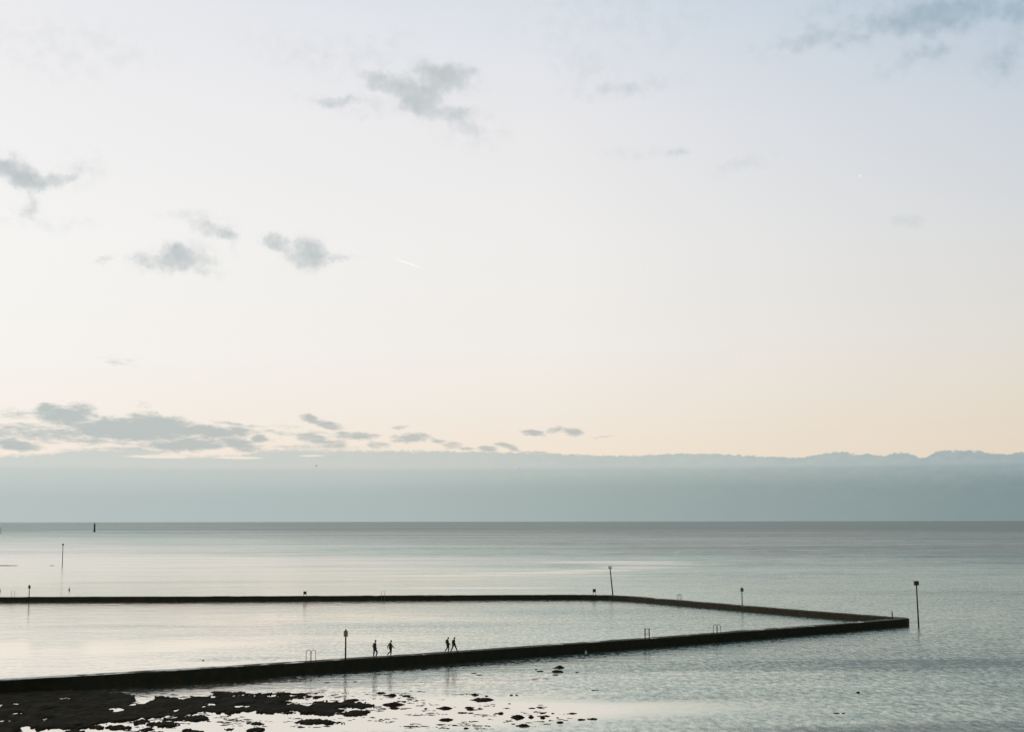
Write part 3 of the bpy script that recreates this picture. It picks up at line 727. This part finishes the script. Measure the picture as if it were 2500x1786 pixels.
# weed and pebbles breaking the surface: nobody could count them
rnd = random.Random(5)
wd = MB()
ZN = [(640, 760, 1706, 1718, 30), (735, 845, 1684, 1716, 50), (840, 1030, 1686, 1716, 70), (900, 1010, 1724, 1736, 40), (1000, 1120, 1705, 1745, 40), (980, 1110, 1764, 1778, 50), (535, 660, 1746, 1776, 70), (440, 560, 1740, 1765, 40),
      (1120, 1240, 1740, 1780, 60), (1230, 1400, 1735, 1775, 70), (1160, 1330, 1712, 1732, 30), (840, 960, 1745, 1770, 24), (340, 460, 1690, 1705, 24), (1120, 1160, 1690, 1696, 12), (300, 460, 1750, 1784, 50), (690, 860, 1750, 1775, 30), (1250, 1340, 1640, 1660, 5)]
for x0, x1, y0, y1, n in ZN:
    for k in range(n // 4 + 1):
        cx, cy = rnd.uniform(x0, x1), rnd.uniform(y0, y1)
        for j in range(rnd.randint(3, 7)):
            p = at(cx + rnd.gauss(0, 9), cy + rnd.gauss(0, 0.9))
            lx = abs(rnd.gauss(0.12, 0.16)) + 0.03; ly = lx * rnd.uniform(.3, .8); n_ = 9; hz = rnd.uniform(.006, .022)
            r1 = []; r2 = []
            for q in range(n_):
                th = 2 * math.pi * q / n_; rr = rnd.uniform(.6, 1.2)
                r1.append((p.x + math.cos(th) * lx * rr, p.y + math.sin(th) * ly * rr, -0.01)); r2.append((p.x + math.cos(th) * lx * rr * .6, p.y + math.sin(th) * ly * rr * .6, hz * rnd.uniform(.7, 1.2)))
            wd.add(r1 + r2, [(q, (q + 1) % n_, n_ + (q + 1) % n_, n_ + q) for q in range(n_)] + [tuple(range(n_, 2 * n_))])
tag(wd.build('seaweed', M_rock, smooth=True), kind='stuff', label='specks of weed and pebble breaking the shallow water round the reef', cat='seaweed')


# ------------------------------------------------------------------ posts and signs
def basket_post(px, ytop, ybase, zbase, wpx, hpx, label, pole_w=0.14, finial=True, mat=M_rust, slats=4, base_pt=None, bmat=M_board, lean=0.0):
    p = base_pt or at(px, ybase, zbase); mp = mpp(p)
    h = (ybase - ytop) * mp * 1.005; w_ = wpx * mp; bh = hpx * mp
    t = empty('beacon_post', p, label=label, cat='post', group='slatted beacon posts on the pool walls')
    cap = 0.20 if finial else 0.0
    m = MB(); m.tube([(0, 0, -0.3), (0, 0, h - cap - 0.02)], [pole_w / 2, pole_w / 2 * 0.92], 12)
    m.tube([(0, 0, 0), (0, 0, 0.05)], [pole_w * 1.1, pole_w * 1.0], 12)
    m.build('pole', mat, t, True)
    zt = h - cap
    m = MB()
    sh = bh / slats
    for k in range(slats):                       # open square basket of horizontal slats
        z = zt - bh + sh * (k + 0.5)
        for sgn in (-1, 1):
            m.box((0, sgn * w_ / 2, z), (w_, 0.025, sh * 0.72))
            m.box((sgn * w_ / 2, 0, z), (0.025, w_ - 0.06, sh * 0.72))
    for sx in (-1, 1):
        for sy in (-1, 1): m.box((sx * (w_ / 2 - .05), sy * (w_ / 2 - .05), zt - bh / 2), (0.05, 0.05, bh))
    m.build('basket', bmat, t)
    if finial:
        m = MB(); m.tube([(0, 0, zt - 0.03), (0, 0, zt + 0.05), (0, 0, zt + 0.14), (0, 0, zt + 0.20)], [w_ * .26, w_ * .20, w_ * .18, w_ * .10], 10)
        m.build('lamp_cap', M_dark, t, True)
    t.rotation_euler = (0, lean, 0.12)
    return t


def at_wall(px, line_px_y):                      # a point on a wall top
    return at(px, line_px_y, WT)


basket_post(843, 1537, 1608.5, WT, 9.6, 13.5, 'red post with slatted ochre basket on the near wall beside the hooped ladder', 0.19, base_pt=at(843.5, 1608.5, WT))
basket_post(71, 1427, 1456, WT, 4.8, 7, 'rusty post with slatted basket on the far wall near the left edge', 0.17, base_pt=at(71, 1455.9, WT), mat=M_rustd, bmat=M_rustd)
basket_post(1811.5, 1434, 1477, WT, 6.5, 8, 'dark red post with pale basket and pointed cap on the slanting side wall', 0.17, base_pt=at(1812, 1476.4, WT), bmat=M_grey, slats=3)


def channel_pole(name_label, top, base, zb, kind, mat, r=0.12, head=0.55):
    p = at(*base, zb); mp = mpp(p)
    h = (base[1] - top[1]) * mp; dxm = (top[0] - base[0] + (base[0] - 1250) * math.tan(PITCH) / FPX * (base[1] - top[1])) * mp
    t = empty('channel_pole', p, label=name_label, cat='pole', group='tall channel poles standing in the sea')
    t.rotation_euler = (0, math.atan2(dxm, h), 0)
    m = MB(); m.tube([(0, 0, -1.2), (0, 0, h * 0.5), (0, 0, h - head * 0.5)], [r * 1.1, r, r * 0.85], 12)
    m.build('pole', mat, t, True)
    m = MB(); z = h - head / 2
    if kind == 'box':
        for k in range(4): m.box((0, 0, h - head + head * (k + .5) / 4), (head, head, head / 4 * 0.86))
        m.box((0, 0, z), (head * .86, head * .86, head * .96))
    elif kind == 'ball':
        m.ball((0, 0, z), head / 2, 14)
    else:                                        # open cage
        for k in range(3):
            zz = h - head + head * (k + .3) / 2.7
            for sg in (-1, 1):
                m.box((0, sg * head / 2, zz), (head, 0.05, 0.07)); m.box((sg * head / 2, 0, zz), (0.05, head - .1, 0.07))
        for sx in (-1, 0, 1):
            for sy in (-1, 1): m.box((sx * (head / 2 - .04), sy * (head / 2 - .04), z), (0.06, 0.06, head))
    m.build('topmark', mat, t, kind == 'ball')
    return t


channel_pole('tall rust-brown pole with a box top standing in the sea off the right-hand point', (2237, 1420), (2243, 1530.5), 0, 'box', M_rustd, 0.11, 0.66)
channel_pole('tall dark red pole leaning left with an open cage top behind the far corner', (1489, 1382), (1496.5, 1455.5), 0, 'cage', M_rust, 0.13, 0.62)
channel_pole('thin pole with a round ball top far out in the sea on the left', (154, 1327), (152, 1382.5), 0, 'ball', M_rustd, 0.12, 0.72)
channel_pole('faint thin pole near the horizon at the very left edge', (2, 1287), (2, 1302), 0, 'ball', M_grey, 0.28, 0.9)

# lighted beacon tower near the horizon
p = at(230.5, 1297.5); mp = mpp(p)
t = empty('beacon_tower', p, label='squat beacon tower on a thick pile just under the horizon on the left', cat='beacon')
m = MB(); m.tube([(0, 0, -2), (0, 0, 1.6), (0, 0, 1.7), (0, 0, 11)], [1.75, 1.75, 1.35, 1.25], 20); m.build('column', M_pile, t, True)
m = MB(); m.tube([(0, 0, 11), (0, 0, 11.35)], [2.1, 2.1], 20)
for k in range(8):
    a_ = k * math.pi / 4; m.tube([(2 * math.cos(a_), 2 * math.sin(a_), 11.3), (2 * math.cos(a_), 2 * math.sin(a_), 12.6)], 0.09, 6)
m.tube([(2 * math.cos(k * math.pi / 8), 2 * math.sin(k * math.pi / 8), 12.6) for k in range(17)], 0.1, 6)
m.build('gallery', M_pile, t)
m = MB(); m.tube([(0, 0, 11.35), (0, 0, 13.4), (0, 0, 14.2), (0, 0, 15.6)], [.55, .5, .9, .12], 12); m.box((0, 0, 14.0), (2.6, .2, .5)); m.build('lantern', M_dark, t, True)

# stub post on the wall at the point
p = at(2178.5, 1508, WT)
t = empty('stub_post', p, label='short dark stub post on top of the wall at the right-hand point', cat='post')
m = MB(); m.tube([(0, 0, -.2), (0, 0, 1.02), (0, 0, 1.06)], [.085, .08, .06], 12); m.build('post', M_dark, t, True)
m = MB(); m.tube([(0, 0, 0), (0, 0, .06), (0, 0, .08)], [.17, .17, .1], 12); m.build('base_plate', M_dark, t, True)


# boards on two legs on the far wall
def leg_board(px, ybase, wpx, ytop, ybot, label):
    p = at(px, ybase, WT); mp = mpp(p); w_ = wpx * mp; zt = (ybase - ytop) * mp; zb = (ybase - ybot) * mp
    t = empty('notice_board', p, label=label, cat='sign', group='two-legged boards on the far wall')
    m = MB(); m.box((0, -0.04, (zt + zb) / 2), (w_, 0.05, zt - zb))
    for k in range(1, 4): m.box((0, -0.07, zb + (zt - zb) * k / 4), (w_ * .98, 0.012, 0.03))
    m.build('panel', M_dark, t)
    for sx in (-1, 1):
        m = MB(); m.box((sx * (w_ / 2 - .05), 0.02, zt / 2 - .1), (0.07, 0.06, zt + .16)); m.build('leg', M_dark, t)
    return t


leg_board(744.5, 1455.6, 7.6, 1443, 1450, 'small dark square board on two legs, left one on the far wall')
leg_board(1451, 1450.8, 7.6, 1437, 1445, 'small grey-green square board on two legs beside the leaning cage-topped pole')

# step-over frame on the near wall
p = at(1580, 1557.6, WT); mp = mpp(p)
t = empty('wall_frame', p, label='rusty two-post frame with two crossbars on the near wall left of the right-hand hoops', cat='frame')
for sx in (-.27, .27):
    m = MB(); m.box((sx, 0, .6), (0.12, 0.12, 1.34)); m.build('post', M_rustd, t)
for z in (.60, 1.24):
    m = MB(); m.box((-0.04, -.075, z), (0.78, 0.03, .07)); m.build('crossbar', M_rustd, t)
t.rotation_euler = (0, 0, 0.1)


# hooped ladder rails
def ladder(px, ybase, ytop, gap_px, wid_px, label, spread=0.0, rungs=True, rad=0.026, flip=1, rz=0.0, mat=M_steel):
    p = at(px, ybase, WT); mp = mpp(p)
    h = (ybase - ytop) * mp; wd_ = wid_px * mp; gp = gap_px * mp
    t = empty('pool_ladder', p, label=label, cat='ladder', group='hooped ladder rails on the pool walls')
    for sg in (-1, 1):
        m = MB(); cx = sg * gp / 2; r = wd_ / 2; a = []
        a.append((cx - r * (1 + spread), -.0, -.15)); a.append((cx - r * 1.0, 0, h - r * 1.5))
        for k in range(0, 13):
            th = math.pi - math.pi * k / 12; a.append((cx + r * math.cos(th), 0.25 * (k / 12), h - r * 1.35 + r * 1.35 * math.sin(th)))
        a.append((cx + r * (1 + spread), 0.25, -1.2))
        m.tube(a, rad, 8); m.build('handrail', mat, t, True)
    t.rotation_euler = (0, 0, rz)
    return t


ladder(758.6, 1614, 1586.2, 12, 10.2, 'thin steel double hoop of a ladder on the near wall left of the slatted sign', rad=0.03)
ladder(1751, 1545.5, 1524.3, 8.2, 10.2, 'thin steel double hoop of a ladder on the near wall towards the point', rad=0.034)
ladder(1659, 1462.6, 1450.3, 3.8, 8.4, 'thin steel double hoop of a ladder on the slanting side wall', rad=0.034, mat=M_grey)
ladder(935, 1454, 1442, 7.0, 0.6, 'faint pair of upright ladder rails in the middle of the far wall', rad=0.017, mat=M_pale)
ladder(31, 1456, 1441.5, 7.5, 0.7, 'faint pair of upright ladder rails on the far wall left of the rusty post', rad=0.017, mat=M_pale)


# ------------------------------------------------------------------ birds and floats
def bird(loc, span, label, mat, mat_w, rz=0.0, dihedral=0.5, bank=0.0, cat='bird', pitch=0.0):
    t = empty('bird', loc, rz, label=label, cat=cat)
    s_ = span / 1.2
    m = MB()
    m.tube([(-.30, 0, .0), (-.22, 0, 0), (-.1, 0, 0), (.05, 0, 0), (.16, 0, .01), (.22, 0, .03), (.27, 0, .03), (.30, 0, .02), (.36, 0, .01)], [.012, .035, .06, .065, .045, .036, .038, .02, .004], 10)
    m.v = [v * s_ for v in m.v]
    m.build('body', mat, t, True)
    for sg in (-1, 1):
        vs = []; prof = [(0.0, .13, -.08, 0), (.15, .14, -.07, .5), (.32, .12, -.04, .75), (.48, .05, -.06, .7), (.60, -.06, -.10, .6)]
        for (yy, f_, b_, k) in prof:
            z = math.sin(dihedral) * yy * (1.0 + 0.3 * k)
            y_ = sg * (math.cos(dihedral) * yy + .03)
            for (x_, dz) in ((f_, 0), ((f_ + b_) / 2, .012), (b_, 0), ((f_ + b_) / 2, -.008)): vs.append((x_ * s_, y_ * s_, (z + dz) * s_))
        fs = []
        for i in range(len(prof) - 1):
            for k in range(4): fs.append((i * 4 + k, i * 4 + (k + 1) % 4, i * 4 + 4 + (k + 1) % 4, i * 4 + 4 + k))
        fs.append((0, 1, 2, 3)); fs.append(tuple(16 + k for k in (3, 2, 1, 0)))
        mesh_obj('wing', vs, fs, mat_w, t, True)
    m = MB(); m.add([(-.27 * s_, -.02 * s_, .004 * s_), (-.27 * s_, .02 * s_, .004 * s_), (-.40 * s_, .07 * s_, .006 * s_), (-.40 * s_, -.07 * s_, .006 * s_), (-.27 * s_, 0, -.008 * s_), (-.40 * s_, 0, -.004 * s_)], [(0, 1, 2, 3), (0, 3, 5, 4), (1, 4, 5, 2), (0, 4, 1), (3, 2, 5)])
    m.build('tail', mat, t)
    t.rotation_euler = (bank, pitch, rz)
    return t


def on_ray(px, py, dist):
    d = ray(px, py); return Vector((0, 0, CAM_H)) + d * (dist / d.y)


bird(on_ray(1431, 1594.5, 168), 0.78, 'white gull with raised wings flying low against the near wall', M_white, M_white, rz=0.3, dihedral=1.05, bank=-0.5)
bird(on_ray(1298.5, 1453.3, 291), 0.45, 'tiny white gull seen against the far wall right of centre', M_white, M_white, rz=1.4, dihedral=0.9)
bird(on_ray(772, 1137, 330), 0.75, 'dark bird gliding in front of the cloud bank left of centre', M_gullg, M_gullg, rz=0.2, dihedral=0.1, bank=-0.6)
bird(on_ray(1268, 1144, 330), 0.5, 'small dark bird in front of the cloud bank right of centre', M_gullg, M_gullg, rz=2.6, dihedral=0.3, bank=0.3)
bird(on_ray(900.5, 1040.5, 360), 0.42, 'smallest dark bird high above the cloud bank', M_gullg, M_gullg, rz=1.2, dihedral=0.4)


def swimmer_bird(loc, L, label, rz, mat=M_bdark, neck=True):
    t = empty('bird', loc, rz, label=label, cat='bird')
    m = MB(); s_ = L
    m.tube([(-.52 * s_, 0, .16 * s_), (-.40 * s_, 0, .10 * s_), (-.15 * s_, 0, .08 * s_), (.15 * s_, 0, .09 * s_), (.33 * s_, 0, .15 * s_), (.40 * s_, 0, .28 * s_), (.42 * s_, 0, .36 * s_), (.50 * s_, 0, .38 * s_), (.55 * s_, 0, .37 * s_)],
           [.02 * s_, .10 * s_, .17 * s_, .17 * s_, .10 * s_, .06 * s_, .075 * s_, .06 * s_, .03 * s_], 12)
    m.build('body', mat, t, True)
    m = MB(); m.tube([(.54 * s_, 0, .375 * s_), (.68 * s_, 0, .355 * s_)], [.025 * s_, .008 * s_], 8); m.build('bill', M_pile, t, True)
    for sg in (-1, 1):
        m = MB(); m.ball((-.08 * s_, sg * .13 * s_, .14 * s_), (.30 * s_, .06 * s_, .10 * s_), 12); m.build('wing', mat, t, True)
    return t


swimmer_bird(at(496, 1611.2, PZ), 0.27, 'small dark bird floating on the pool left of the hooped ladder', 3.1)
q = at(586.5, 1690.5); swimmer_bird(Vector((q.x, q.y, 0.10)), 0.26, 'dark duck-like bird perched on the upper edge of the reef', 0.1)
q = at(614.2, 1697)
t = empty('pebble_rock', (q.x, q.y, 0), label='tiny round stone just above the reef edge right of the perched bird', cat='rock')
m = MB(); m.ball((0, 0, 0.05), (.055, .06, .06), 14)
for k, v in enumerate(m.v): m.v[k] = v * (1 + .15 * mnoise.noise(v * 30))
m.build('stone', M_rock, t, True)


def buoy(px, yb, h_px, label, mat=M_grey):
    p = at(px, yb); mp = mpp(p); h = h_px * mp
    t = empty('buoy', p, label=label, cat='buoy')
    m = MB(); m.tube([(0, 0, -.15), (0, 0, 0), (0, 0, h * .2), (0, 0, h * .38), (0, 0, h * .48)], [h * .12, h * .28, h * .34, h * .24, h * .08], 14); m.build('float', mat, t, True)
    m = MB(); m.tube([(0, 0, h * .4), (0, 0, h * .7)], h * .05, 8); m.build('stem', M_rustd, t, True)
    m = MB(); m.tube([(0, 0, h * .66), (0, 0, h * .72), (0, 0, h)], [h * .08, h * .16, h * .22], 10); m.build('topmark', M_dark, t, True)
    return t


buoy(169, 1440, 6.5, 'small grey marker buoy beyond the far wall right of the rusty post')
buoy(-0.5, 1443, 7, 'brownish marker buoy cut by the left edge just above the far wall', M_board)


# ------------------------------------------------------------------ people
def skin_mesh(name, joints, edges, mat, parent, sub=2):
    """joints: {name: (x, y, z, rx, ry)}; first joint is the root"""
    keys = list(joints); me = bpy.data.meshes.new(name)
    me.from_pydata([joints[k][:3] for k in keys], [(keys.index(a_), keys.index(b_)) for a_, b_ in edges], [])
    me.materials.append(mat)
    o = bpy.data.objects.new(name, me); C.objects.link(o); o.parent = parent
    md = o.modifiers.new('skin', 'SKIN'); md.use_smooth_shade = True
    for i, k in enumerate(keys):
        sv = me.skin_vertices[0].data[i]; sv.radius = joints[k][3:5]; sv.use_root = (i == 0)
    ss = o.modifiers.new('subdivision', 'SUBSURF'); ss.levels = sub; ss.render_levels = sub
    return o


def person(px, yfoot, height, rz, pose, label, coat, trous, hat=False, ref=None):
    p = ref if ref is not None else at(px, yfoot, WT)
    t = empty('person', p, rz, label=label, cat='person', group='people walking along the near wall')
    k = height / 1.76
    J = {n: (v[0] * k, v[1] * k, v[2] * k) for n, v in pose.items()}
    def jj(n, r, r2=None): return (*J[n], r * k, (r2 or r) * k)
    lerp = lambda a_, b_, f: tuple(J[a_][i] * (1 - f) + J[b_][i] * f for i in range(3))
    bj = {'pelvis': jj('pelvis', .13, .15), 'waist': (*lerp('pelvis', 'chest', .5), .12 * k, .14 * k), 'chest': jj('chest', .12, .17), 'neck': jj('neck', .055)}
    hx, hy, hz = J['head']; nx_, _, nz_ = J['neck']
    fx, fz = pose.get('look', (1, 0, 0))[0], pose.get('look', (1, 0, -0.2))[2]
    bj['skull_base'] = (hx - .01 * k, hy, hz - .07 * k, .068 * k, .066 * k)
    bj['skull'] = (hx, hy, hz, .098 * k, .08 * k)
    bj['crown'] = (hx - .005 * k, hy, hz + .07 * k, .07 * k, .062 * k)
    bj['nose'] = (hx + .115 * k * fx, hy, hz - .015 * k + .1 * fz * k, .013 * k, .012 * k)
    ed = [('pelvis', 'waist'), ('waist', 'chest'), ('chest', 'neck'), ('neck', 'skull_base'), ('skull_base', 'skull'), ('skull', 'crown'), ('skull', 'nose')]
    for s in ('l', 'r'):
        bj[s + 'sh'] = jj(s + 'sh', .065); bj[s + 'el'] = jj(s + 'el', .042); bj[s + 'wr'] = jj(s + 'wr', .027)
        bj[s + 'pa'] = jj(s + 'pa', .03, .018)
        bj[s + 'hip'] = jj(s + 'hip', .09); bj[s + 'kn'] = jj(s + 'kn', .055); bj[s + 'an'] = jj(s + 'an', .038)
        ax, ay, az = J[s + 'an']; tx, ty, tz = J[s + 'toe']
        bj[s + 'toe'] = (tx, ty, tz, .035 * k, .03 * k)
        ed += [('chest', s + 'sh'), (s + 'sh', s + 'el'), (s + 'el', s + 'wr'), (s + 'wr', s + 'pa'), ('pelvis', s + 'hip'), (s + 'hip', s + 'kn'), (s + 'kn', s + 'an'), (s + 'an', s + 'toe')]
    body = skin_mesh('body', bj, ed, M_skin, t)
    # hands: palm is in the body; five curled fingers each
    for s in ('l', 'r'):
        wr = Vector(J[s + 'wr']); pa = Vector(J[s + 'pa']); dr = (pa - wr).normalized()
        side = Vector((0, 1, 0)) if abs(dr.y) < .8 else Vector((1, 0, 0))
        fwd = dr.cross(side).normalized()
        m = MB()
        for q, (of, ln) in enumerate(((-.030, .068), (-.011, .078), (.009, .074), (.028, .058))):
            b0 = pa + dr * .012 * k + fwd * of * k
            m.tube([b0, b0 + dr * ln * .5 * k, b0 + (dr * ln * .85 - side * .02) * k, b0 + (dr * ln * .95 - side * .04) * k], [.010 * k, .009 * k, .008 * k, .006 * k], 7)
        b0 = pa - dr * .025 * k + fwd * .03 * k
        m.tube([b0, b0 + (fwd * .028 + dr * .018) * k, b0 + (fwd * .034 + dr * .05) * k], [.012 * k, .010 * k, .007 * k], 7)
        m.build('fingers', M_skin, body, True)
    # jacket
    cj = {'pelvis': (J['pelvis'][0], 0, J['pelvis'][2] - .02 * k, .158 * k, .17 * k), 'waist': (*lerp('pelvis', 'chest', .5), .172 * k, .185 * k), 'chest': jj('chest', .180, .205), 'neck': (*lerp('chest', 'neck', .72), .10 * k, .10 * k)}
    ce = [('pelvis', 'waist'), ('waist', 'chest'), ('chest', 'neck')]
    for s in ('l', 'r'):
        cj[s + 'sh'] = jj(s + 'sh', .095); cj[s + 'el'] = jj(s + 'el', .072); cj[s + 'wr'] = jj(s + 'wr', .052)
        ce += [('chest', s + 'sh'), (s + 'sh', s + 'el'), (s + 'el', s + 'wr')]
    skin_mesh('jacket', cj, ce, coat, t)
    tj = {'pelvis': jj('pelvis', .14, .165)}; te = []
    for s in ('l', 'r'):
        tj[s + 'hip'] = jj(s + 'hip', .118); tj[s + 'kn'] = jj(s + 'kn', .084); tj[s + 'an'] = (*lerp(s + 'kn', s + 'an', .93), .066 * k, .066 * k)
        te += [('pelvis', s + 'hip'), (s + 'hip', s + 'kn'), (s + 'kn', s + 'an')]
    skin_mesh('trousers', tj, te, trous, t)
    for s in ('l', 'r'):
        a_ = Vector(J[s + 'an']); b_ = Vector(J[s + 'toe'])
        dd = (b_ - a_); heel = a_ - Vector((dd.x, 0, 0)).normalized() * .05 * k + Vector((0, 0, -.045 * k)) if abs(dd.x) > 0.01 else a_ + Vector((0, 0, -.045 * k))
        skin_mesh('shoe', {'a': (*a_, .05 * k, .048 * k), 'h': (*heel, .045 * k, .042 * k), 'b': (*(a_.lerp(b_, .6)), .048 * k, .042 * k), 'c': (*b_, .042 * k, .034 * k)}, [('a', 'h'), ('a', 'b'), ('b', 'c')], M_shoe, t)
    m = MB()
    bm = bmesh.new(); bmesh.ops.create_uvsphere(bm, u_segments=18, v_segments=12, radius=1)
    bm.verts.index_update(); vsb = [v.co.copy() for v in bm.verts]
    fcs = [[v.index for v in f.verts] for f in bm.faces if (lambda c: c.z > 0.25 * c.x - 0.05)(f.calc_center_median())]; bm.free()
    m.add([(hx + v.x * .108 * k - .006 * k, hy + v.y * .092 * k, hz + .028 * k + v.z * .108 * k) for v in vsb], fcs)
    hr = m.build('cap' if hat else 'hair', M_hair, t, True)
    md = hr.modifiers.new('solid', 'SOLIDIFY'); md.thickness = 0.014
    if hat:
        m = MB(); m.box((hx + .13 * k, hy, hz + .045 * k), (.10 * k, .14 * k, .014 * k)); m.build('peak', M_hair, hr)
    return t


def P(**kw):
    base = dict(pelvis=(0, 0, .95), chest=(-.02, 0, 1.33), neck=(.02, 0, 1.50), head=(.06, 0, 1.645),
                lsh=(-.03, .16, 1.40), rsh=(-.03, -.16, 1.40), lhip=(0, .09, .90), rhip=(0, -.09, .90))
    base.update(kw); return base


RZ = math.radians(30)
pose1 = P(pelvis=(0, 0, .95), chest=(-.03, 0, 1.34), head=(.07, 0, 1.65),
          lel=(-.13, .20, 1.12), lwr=(-.01, .18, .93), lpa=(.03, .17, .87), rel=(-.13, -.20, 1.12), rwr=(-.01, -.18, .93), rpa=(.03, -.17, .87),
          lkn=(-.06, .09, .50), lan=(-.10, .09, .10), ltoe=(.07, .09, .04), rkn=(.22, -.09, .52), ran=(.08, -.09, .11), rtoe=(.24, -.09, .04))
pose2 = P(pelvis=(0, 0, .94), chest=(-.03, 0, 1.32), head=(.08, 0, 1.64),
          lel=(-.22, .20, 1.14), lwr=(-.28, .20, .92), lpa=(-.27, .20, .84), rel=(.10, -.20, 1.14), rwr=(.30, -.22, .96), rpa=(.36, -.22, .90),
          lkn=(.06, .09, .51), lan=(-.34, .09, .22), ltoe=(-.26, .09, .08), rkn=(.05, -.09, .50), ran=(-.02, -.09, .09), rtoe=(.15, -.09, .04))
pose3 = P(pelvis=(0, 0, .93), chest=(-.12, 0, 1.30), neck=(-.05, 0, 1.48), head=(.06, 0, 1.61), lsh=(-.12, .16, 1.38), rsh=(-.12, -.16, 1.38),
          lel=(-.16, .20, 1.12), lwr=(-.04, .18, .92), lpa=(0, .18, .85), rel=(-.04, -.20, 1.10), rwr=(.17, -.22, .92), rpa=(.22, -.22, .84),
          lkn=(-.02, .09, .50), lan=(-.33, .09, .20), ltoe=(-.24, .09, .07), rkn=(.08, -.09, .50), ran=(0, -.09, .09), rtoe=(.16, -.09, .04))
pose4 = P(pelvis=(0, 0, .90), chest=(-.02, 0, 1.29), neck=(.03, 0, 1.46), head=(.10, 0, 1.59), lsh=(-.03, .16, 1.36), rsh=(-.03, -.16, 1.36),
          lel=(-.10, .20, 1.10), lwr=(-.04, .22, .90), lpa=(0, .21, .82), rel=(-.02, -.20, 1.08), rwr=(.14, -.22, .88), rpa=(.17, -.22, .80),
          lkn=(-.12, .09, .48), lan=(-.36, .09, .13), ltoe=(-.22, .09, .04), rkn=(.26, -.09, .50), ran=(.44, -.09, .10), rtoe=(.60, -.09, .07))
person(915, 1604.0, 1.92, RZ, pose1, 'person in a black jacket, hands in pockets, rearmost of the four on the near wall', M_coat, M_jean)
person(953.2, 1600.4, 1.76, RZ, pose2, 'person in dark clothes striding with both arms swinging, second from the left', M_coat2, M_jean)
person(1093.4, 1591.3, 1.76, RZ, pose3, 'stooping person in a dark coat just behind the one wearing a cap', M_coat, M_jean)
person(1107.6, 1590.8, 1.76, RZ, pose4, 'leading person in a cap and plum trousers taking a long stride', M_coat2, M_jean2, hat=True)
